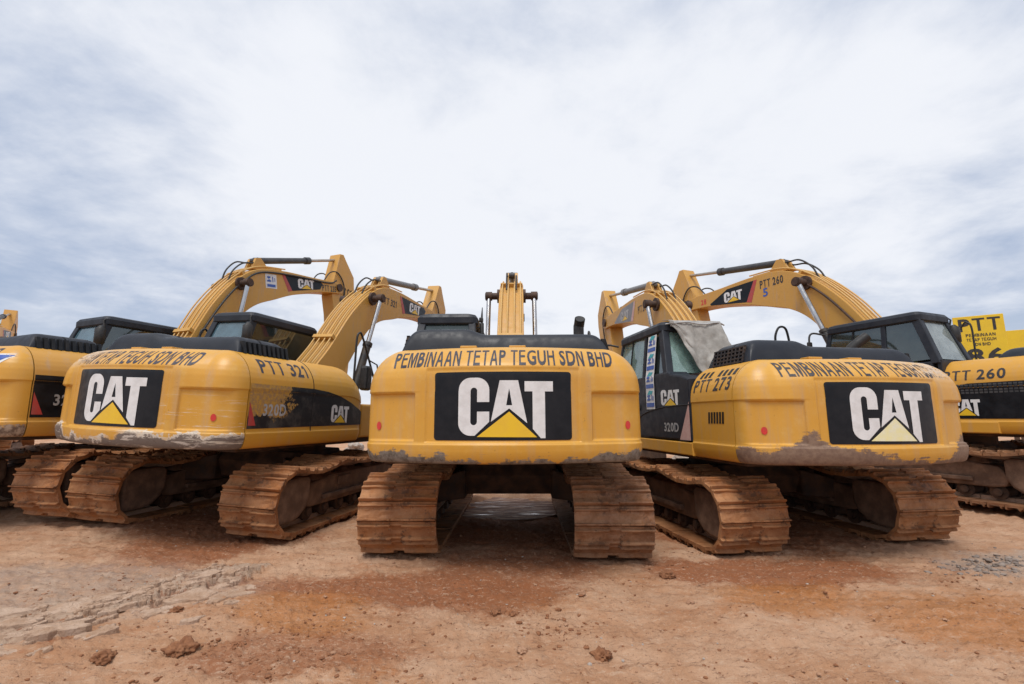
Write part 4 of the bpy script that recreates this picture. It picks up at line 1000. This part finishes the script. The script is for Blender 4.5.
_d = crust_sd(X, Y) + .34 * fbm(X * 2.2, Y * 2.2 + 50, 5, .62); crust = ss(-.02, .02, _d) * ss(.8, .3, _d) * ss(2.9, 3.4, Y) * ss(5.1, 4.8, Y)
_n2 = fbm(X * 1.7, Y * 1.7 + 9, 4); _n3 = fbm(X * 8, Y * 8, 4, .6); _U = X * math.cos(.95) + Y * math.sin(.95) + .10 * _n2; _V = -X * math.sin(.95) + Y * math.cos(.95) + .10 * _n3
_e1, _e2, _ch = worley(_U * 2.6, _V * 4.6); redclay_shade = np.maximum(redclay_shade, 1.3 * crust * ss(.09, .02, _e2 - _e1) + .9 * ss(-.10, -.02, _d) * ss(.02, -.02, _d) * ss(2.9, 3.4, Y) * ss(5.1, 4.8, Y)); crust = crust * ss(.03, .09, _e2 - _e1); grit = np.maximum(blob(-4.0, 4.2, 2.0, 1.0) * .7, blob(5.6, 5.2, 1.2, .8))  # shade painted into the crust cracks and along the foot of its step
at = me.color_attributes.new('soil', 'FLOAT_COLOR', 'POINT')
at.data.foreach_set('color', np.stack([damp, redclay_shade, crust, grit], 1).ravel())
t = NT('laterite soil')
ac = t.n('ShaderNodeAttribute', attribute_name='soil'); sep = t.n('ShaderNodeSeparateColor'); t.put(sep.inputs[0], ac.outputs['Color'])
n1 = t.noise(1.3, 8, .65); n2 = t.noise(7, 8, .7); n3 = t.noise(30, 6, .75); n4 = t.noise(110, 3, .6); n5 = t.noise(3.1, 6, .7, stretch=(.5, 1.6, 1))
st1 = t.noise(9, 7, .75, stretch=(.35, 1.5, 1)); st2 = t.noise(26, 5, .75, stretch=(.4, 1.6, 1))
c = t.mix(t.step(n1, .30, .70), (.42, .215, .112), (.55, .350, .228))
c = t.mix(t.step(n5, .48, .74, 0, .8), c, (.37, .165, .075))
jit = t.ma('ADD', t.ma('MULTIPLY', t.ma('SUBTRACT', n2, .5), 1.1), t.ma('MULTIPLY', t.ma('SUBTRACT', n3, .5), 1.0))
c = t.mix(t.step(t.ma('ADD', sep.outputs[1], jit), .10, 1.05, 0, .9), c, (.27, .092, .034))  # red clay colour, also the painted shade under machines and in crust cracks
c = t.mix(t.step(t.ma('ADD', sep.outputs[0], jit), .10, 1.15, 0, .72), c, (.43, .165, .045))
c = t.mix(t.step(t.ma('ADD', ac.outputs['Alpha'], jit), .20, 1.0, 0, .7), c, (.37, .30, .25))
c = t.mix(t.step(sep.outputs[2], .3, .7, 0, .8), c, t.mix(t.step(n2, .4, .65), (.46, .34, .255), (.36, .24, .165)))
c = t.mix(t.step(st1, .55, .68, 0, .6), c, (.25, .125, .07))
c = t.mix(t.step(st2, .57, .65, 0, .65), c, (.17, .088, .053))
c = t.mix(t.step(st2, .44, .36, 0, .5), c, (.58, .42, .30))
c = t.mix(t.step(n3, .42, .34, 0, .5), c, (.57, .41, .30))
c = t.mix(t.step(t.noise(70, 3, .6), .64, .70, 0, .7), c, (.14, .075, .05))
t.pbr(c, t.step(t.ma('ADD', sep.outputs[0], t.ma('MULTIPLY', n2, .3)), .3, 1.0, .92, .38), normal=t.bump(t.ma('ADD', t.ma('MULTIPLY', n3, .7), t.ma('MULTIPLY', n4, .5)), .8, .03), spec=.3)
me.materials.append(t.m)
gr = ob('ground', me); gr['kind'] = 'structure'
def gz(x, y): return float(height(np.array([x]), np.array([y]))[0])

mb = MB(); l = [(-.08 + .95 * math.cos(a), 8.3 + 1.05 * math.sin(a), -.034) for a in np.linspace(0, 2 * math.pi, 40, endpoint=False)]
l = [(x_, y_, -.040) for x_, y_, z_ in l]; mb.add(l, [tuple(range(40))])
t = NT('muddy water'); pd = ob('puddle', mb.mesh('puddle', t.pbr(t.mix(t.step(t.noise(9, 6, .7, stretch=(.4, 1.5, 1)), .45, .62), (.15, .07, .04), (.42, .26, .18)), t.step(t.noise(5, 5, .6, stretch=(.4, 1.5, 1)), .30, .50, .16, .9), normal=t.bump(t.noise(12, 5, .65), .25, .02), spec=.6))); pd['kind'] = 'structure'
def slabs():
    rd = random.Random(21); mb = MB(); L = []
    for (ax, ay), (bx, by) in zip(CRUST, CRUST[1:]): L += [(ax + (bx - ax) * q / 8, ay + (by - ay) * q / 8) for q in range(8)]
    done = []
    for k in range(650):
        bx, by = rd.choice(L); off = rd.gauss(.16, .20); x = bx - off * .75 + rd.gauss(0, .07); y = by + off * .55 + rd.gauss(0, .07)
        r = rd.uniform(.04, .16) if k < 110 else rd.uniform(.012, .06)
        if any(math.hypot(x - q[0], (y - q[1])) < (r + q[2]) * .80 for q in done): continue
        done.append((x, y, r)); n = rd.randint(6, 9); th = rd.uniform(.012, .034) * (.5 + r * 2); z = gz(x, y); a0 = rd.random() * 6; ph = .75
        tx, ty_ = rd.uniform(-.12, .12), rd.uniform(-.12, .12); ring = []
        for q in range(n * 3):
            a = a0 + 6.2832 * q / (n * 3); rr_ = r * (.82 + .18 * math.cos(n * .5 * a + k) + rd.uniform(-.13, .13)); u, v = rr_ * 1.35 * math.cos(a), rr_ * .85 * math.sin(a)
            ring.append((u * math.cos(ph) - v * math.sin(ph), u * math.sin(ph) + v * math.cos(ph)))
        m = len(ring); vs = []
        for f_, h_ in ((1.02, -.03), (1.0, th * .55), (.95, th * .9), (.80, th), (.4, th * 1.05)):
            for u, v in ring: vs.append((x + u * f_, y + v * f_, z + h_ + (tx * u + ty_ * v if h_ > 0 else 0) + (rd.uniform(-.004, .004) if h_ > 0 else 0)))
        vs.append((x, y, z + th * 1.05))
        fs = [(a * m + b, a * m + (b + 1) % m, (a + 1) * m + (b + 1) % m, (a + 1) * m + b) for a in range(4) for b in range(m)] + [(4 * m + b, 4 * m + (b + 1) % m, 5 * m) for b in range(m)]
        mb.add(vs, fs)
    return mb
t = NT('dried pale mud'); n1 = t.noise(5, 7, .7); n2 = t.noise(22, 6, .75); n3 = t.noise(60, 4, .7)
c = t.mix(t.step(n1, .35, .65), (.42, .27, .18), (.55, .40, .30)); c = t.mix(t.step(n2, .56, .68, 0, .6), c, (.24, .135, .085)); c = t.mix(t.step(n3, .60, .68, 0, .6), c, (.18, .10, .065)); c = t.mix(t.step(n2, .42, .34, 0, .5), c, (.58, .45, .35))
cr_ = ob('dried_mud_crust', slabs().mesh('dried mud crust', t.pbr(c, .95, normal=t.bump(t.ma('ADD', n2, t.ma('MULTIPLY', n3, .6)), .9, .02), spec=.2))); cr_['kind'] = 'stuff'
# ------------------------------------------------------------------ clods, stones, gravel
CAMH, F_, PITCH = 1.437, 475.0, 9.05
def ground_at(px, py):
    u, w = (px - 512) / F_, (342 - py) / F_; p = R(PITCH)
    d = Vector((u, math.cos(p) - w * math.sin(p), math.sin(p) + w * math.cos(p))); k = -CAMH / d.z; return d.x * k, d.y * k
def lump(r, seed, flat=.6, rough=.3):
    bm = bmesh.new(); bmesh.ops.create_icosphere(bm, subdivisions=4, radius=r); rd = random.Random(seed); o = Vector((rd.random() * 50, rd.random() * 50, rd.random() * 50))
    from mathutils import noise
    for v in bm.verts:
        d = v.co.normalized(); k = 1 + rough * (noise.fractal(d * 1.6 + o, 1, 2, 3) + .55 * noise.fractal(d * 5 + o, .8, 2, 3))
        v.co = Vector((v.co.x * k, v.co.y * k, v.co.z * k * flat))
    mb = MB(); mb.bm(bm, True); return mb
CL = [(182, 649, .074, 'largest dark red clay clod at the lower left of the bare ground', 'clod'), (104, 656, .055, 'flattened reddish clod left of the largest clod', 'clod'),
      (602, 648, .055, 'dark red clod nearest the bottom edge right of centre', 'clod'), (667, 572, .058, 'reddish clod just in front of the middle machine\'s right track', 'clod'),
      (496, 609, .038, 'left one of two small clods lying close together in the middle foreground', 'clod'), (514, 611, .036, 'right one of two small clods lying close together in the middle foreground', 'clod'),
      (582, 593, .030, 'small round clod alone below the middle machine', 'clod_pale'), (523, 647, .034, 'small orange clod left of the dark one at the bottom edge', 'clod_pale'),
      (690, 598, .026, 'tiny pale clod below the clod by the right track', 'clod_pale'), (176, 610, .040, 'small clod beside the cracked crust', 'clod')]
for k, (px, py, r_, lab, mt) in enumerate(CL):
    x, y = ground_at(px, py); o = ob('dirt_clod', lump(r_, k + 1, .62, .55).mesh('dirt clod', M[mt])); o.location = (x, y, gz(x, y) + r_ * .22); o.rotation_euler = (0, 0, k)
    tag(o, lab, 'clod', 'clods of clay on the ground')
def scatter(name, mat, pts, seed):
    """many small angular lumps as one mesh; pts = (x, y, r)"""
    bm = bmesh.new(); bmesh.ops.create_icosphere(bm, subdivisions=1, radius=1); bv = np.array([v.co[:] for v in bm.verts]); bf = np.array([[v.index for v in f.verts] for f in bm.faces]); bm.free()
    g = np.random.default_rng(seed); n = len(pts); P = np.array(pts); Z = height(P[:, 0], P[:, 1])
    V = bv[None] * (1 + .35 * (g.random((n, len(bv), 1)) - .5)) * P[:, 2][:, None, None] * np.stack([g.uniform(.7, 1.5, n), g.uniform(.7, 1.3, n), g.uniform(.4, .8, n)], 1)[:, None, :]
    a = g.random(n) * 6.28; ca, sa = np.cos(a)[:, None], np.sin(a)[:, None]
    V = np.stack([V[..., 0] * ca - V[..., 1] * sa + P[:, 0][:, None], V[..., 0] * sa + V[..., 1] * ca + P[:, 1][:, None], V[..., 2] + (Z + P[:, 2] * .2)[:, None]], -1)
    F = (bf[None] + (np.arange(n) * len(bv))[:, None, None]).reshape(-1, 3)
    me = bpy.data.meshes.new(name); me.from_pydata(V.reshape(-1, 3).tolist(), [], F.tolist()); me.update(); me.materials.append(mat)
    o = ob(name, me); o['kind'] = 'stuff'; return o
rd = random.Random(11)
def polar(n, rmin, rk, pw, d0=1.7, d1=7.0):
    l = []
    for k in range(n):
        d = d0 + rd.random() ** 1.2 * d1; a = R(rd.uniform(-54, 54)); l.append((d * math.sin(a), d * math.cos(a), rmin + rk * rd.random() ** pw))
    return l
def clusters(n, m, spread, rmin, rk, pw):
    l = []
    for k in range(n):
        d = 1.8 + rd.random() ** 1.1 * 4.5; a = R(rd.uniform(-54, 54)); cx, cy = d * math.sin(a), d * math.cos(a)
        for q in range(rd.randint(4, m)): l.append((rd.gauss(cx, spread * 1.8), rd.gauss(cy, spread), rmin + rk * rd.random() ** pw))
    return l
scatter('soil_crumbs', M['clod'], polar(1300, .0035, .011, 4) + clusters(70, 30, .10, .003, .012, 3) + [(rd.gauss(-1.55, .5), rd.gauss(3.3, .35), .003 + .014 * rd.random() ** 3) for _ in range(420)] + [(rd.gauss(.2, .35), rd.gauss(3.7, .25), .004 + .02 * rd.random() ** 4) for _ in range(120)], 1)
scatter('pale_crumbs', M['clod_pale'], polar(1600, .004, .012, 4) + clusters(60, 30, .12, .003, .013, 3), 2)
scatter('gravel', M['stone'], polar(260, .004, .009, 3) + clusters(16, 14, .07, .003, .009, 3), 3)
l = []
for k in range(380):
    px, py = rd.gauss(1002, 26), rd.gauss(564, 5); x, y = ground_at(px, py); l.append((x, y, .006 + .026 * rd.random() ** 3))
scatter('crushed_stone', M['stone_dark'], l, 4)
ROCKS = [(683, 462, .30, 'grey boulder seen through the gap under the rusty machine\'s cab'), (355, 449, .34, 'pale boulder seen in the gap below the scraped machine')]
for k, (px, py, r_, lab) in enumerate(ROCKS):
    x, y = ground_at(px, py + 1); o = ob('boulder', lump(r_, 30 + k, .75, .5).mesh('boulder', M['stone'])); o.location = (x, y, gz(x, y) + r_ * .3); tag(o, lab, 'boulder', 'boulders behind the row')

# ------------------------------------------------------------------ cloth tied over the rear window of the right cab
def tarp():
    mb = MB(); nu, nv = 40, 30; vs = []
    from mathutils import noise
    for j in range(nv + 1):
        v = j / nv
        for i in range(nu + 1):
            u = i / nu
            x = -1.20 + .80 * u; L = (.10 + .74 * sst(.0, .5, u)) + .05 * noise.noise((u * 7, 2, 1)); z = 2.90 - v * L; y = -.50 - .30 * (2.87 - z) - .025
            if v < .12: y += (.12 - v) * 1.6; z = 2.93 - v * .3
            w = .035 * math.sin(u * 19 + v * 2.5) * (v ** .7) + .03 * noise.noise((u * 6, v * 5, 3)) + .012 * noise.noise((u * 18, v * 15, 7))
            x += .06 * v * sst(.3, 1, u) + .03 * noise.noise((u * 5, v * 6, 9))
            vs.append((x, y - abs(w) - .02 - .20 * v * sst(.5, 1, u), z + .01 * math.sin(u * 25) * v))
    n = nu + 1; mb.add(vs, [(j * n + i, j * n + i + 1, (j + 1) * n + i + 1, (j + 1) * n + i) for j in range(nv) for i in range(nu)], True); return mb
tp = ob('rag_cloth', tarp().mesh('rag cloth', M['cloth'])); tp.matrix_world = Matrix.Translation((3.38, 7.5, -.06)) @ Matrix.Rotation(R(9.0), 4, 'Z')
md = tp.modifiers.new('thickness', 'SOLIDIFY'); md.thickness = .006
tag(tp, 'grey ragged cloth tied over the rear window of a cab', 'cloth')
mb = MB(); mb.tube(curve_smooth([(-1.25, -.54, 2.84), (-.95, -.58, 2.87), (-.70, -.60, 2.84), (-.45, -.57, 2.88), (-.30, -.5, 2.86)], 5), .012, 6); tie = part('tie_cord', mb, M['white_dull'], tp)

# ------------------------------------------------------------------ yellow boards on posts at the right
def board(loc, yaw, w, h, z0, label, lines):
    e = bpy.data.objects.new('sign_board', None); COL.objects.link(e); e.location = (loc[0], loc[1], gz(*loc)); e.rotation_euler = (R(0), 0, R(yaw))
    tag(e, label, 'sign', 'yellow boards at the right edge')
    mb = MB(); mb.box(-w / 2, w / 2, 0, .04, z0, z0 + h, .006); pn = part('panel', mb, M['sign'], e)
    for sx in (-1, 1):
        mb = MB(); mb.box(sx * w * .4 - .04, sx * w * .4 + .04, .043, .12, -.2, z0 + h - .05, .006); part('post', mb, M['steel'], e)
    for body, u0, u1, v0, v1, bold in lines:
        decal('board_lettering', text2d(body, bold), lambda u, v: (-w / 2 + w * (u0 + (u1 - u0) * u), -.004, z0 + h * (v0 + (v1 - v0) * v)), M['ink_solid'], pn)
    return e
board((10.85, 10.85), -36, .86, 1.20, 2.60, 'yellow board lettered in black with the large number 86', [('PTT', .10, .93, .70, .95, .02), ('PEMBINAAN', .22, .80, .59, .65, .012), ('TETAP TEGUH', .22, .80, .50, .56, .012), ('SDN BHD', .34, .68, .41, .47, .012), ('86', .18, .92, .06, .36, .03)])
board((12.25, 11.35), -36, .40, .75, 2.80, 'plain yellow board standing right of the lettered one', [])

# ------------------------------------------------------------------ sky, sun, camera
w = bpy.data.worlds.new('World'); sc.world = w; w.use_nodes = True
nt = w.node_tree; nt.nodes.clear()
class WT(NT):
    def __init__(s): s.t = nt; s._co = None
W_ = WT(); out = W_.n('ShaderNodeOutputWorld')
SUN_EL, SUN_AZ = 66.0, 200.0     # behind the viewer, a little to the left; azimuth clockwise from +Y
sky = W_.n('ShaderNodeTexSky', sky_type='NISHITA'); sky.sun_disc = False; sky.sun_elevation = R(SUN_EL); sky.sun_rotation = R(SUN_AZ); sky.air_density = 1.0; sky.dust_density = 2.0
bg1 = W_.n('ShaderNodeBackground'); W_.put(bg1.inputs[0], sky.outputs[0]); bg1.inputs[1].default_value = .10
tc = W_.n('ShaderNodeTexCoord'); dr = tc.outputs['Generated']
sp = W_.n('ShaderNodeSeparateXYZ'); W_.put(sp.inputs[0], dr)
zc = W_.ma('MAXIMUM', sp.outputs[2], 0.0); den = W_.ma('ADD', zc, .22)
cb_ = W_.n('ShaderNodeCombineXYZ'); W_.put(cb_.inputs[0], W_.ma('DIVIDE', sp.outputs[0], den)); W_.put(cb_.inputs[1], W_.ma('DIVIDE', sp.outputs[1], den)); cb_.inputs[2].default_value = 3.3
cv = cb_.outputs[0]
big = W_.noise(.62, 3, .5, vec=cv, stretch=(1, 1.25, 1)); mid_ = W_.noise(1.9, 7, .60, vec=cv, stretch=(1, 1.0, 1), dist=.25); fin = W_.noise(5.5, 6, .6, vec=cv, stretch=(1, 1.0, 1), dist=.2)
v = W_.ma('ADD', W_.ma('MULTIPLY', big, .38), W_.ma('ADD', W_.ma('MULTIPLY', mid_, .46), W_.ma('MULTIPLY', fin, .16)))
# the cloud sheet is thinnest (brightest) high ahead, thicker to the left
def dirdot(az, el):
    d = W_.n('ShaderNodeVectorMath', operation='DOT_PRODUCT'); W_.put(d.inputs[0], dr); d.inputs[1].default_value = (math.sin(R(az)) * math.cos(R(el)), math.cos(R(az)) * math.cos(R(el)), math.sin(R(el))); return d.outputs['Value']
thin = W_.step(dirdot(2, 36), .62, 1.0); thick = W_.step(dirdot(-52, 18), .80, 1.0); thick2 = W_.step(dirdot(48, 20), .80, 1.0)
v = W_.ma('ADD', v, W_.ma('MULTIPLY', thin, .13)); v = W_.ma('SUBTRACT', v, W_.ma('MULTIPLY', thick, .085)); v = W_.ma('SUBTRACT', v, W_.ma('MULTIPLY', thick2, .03))
cloud = W_.mix(W_.step(v, .35, .63), (.40, .48, .64), (.86, .88, .93))
cloud = W_.mix(W_.step(sp.outputs[2], .0, .22, .55, 0), cloud, (.78, .82, .88))
bg2 = W_.n('ShaderNodeBackground'); W_.put(bg2.inputs[0], cloud); bg2.inputs[1].default_value = .84
mx = W_.n('ShaderNodeMixShader'); W_.put(mx.inputs[0], W_.step(v, .30, .48, .80, .96)); W_.put(mx.inputs[1], bg1.outputs[0]); W_.put(mx.inputs[2], bg2.outputs[0])
nt.links.new(mx.outputs[0], out.inputs[0])
sl = bpy.data.lights.new('sun', 'SUN'); sl.energy = 2.0; sl.angle = R(24); sl.color = (1, .955, .89)
so = bpy.data.objects.new('sun', sl); COL.objects.link(so)
so.rotation_euler = (R(90 - SUN_EL), 0, R(180 - SUN_AZ) )
cam = bpy.data.cameras.new('camera'); co = bpy.data.objects.new('camera', cam); COL.objects.link(co)
co.location = (0, 0, CAMH); co.rotation_euler = (R(90 + PITCH), 0, 0); cam.sensor_width = 36; cam.lens = 36 * F_ / 1024; cam.clip_start = .05; cam.clip_end = 3000
sc.camera = co
sc.view_settings.view_transform = 'Standard'; sc.view_settings.look = 'None'; sc.view_settings.gamma = 1; sc.view_settings.exposure = .34
sc.view_settings.use_curve_mapping = False
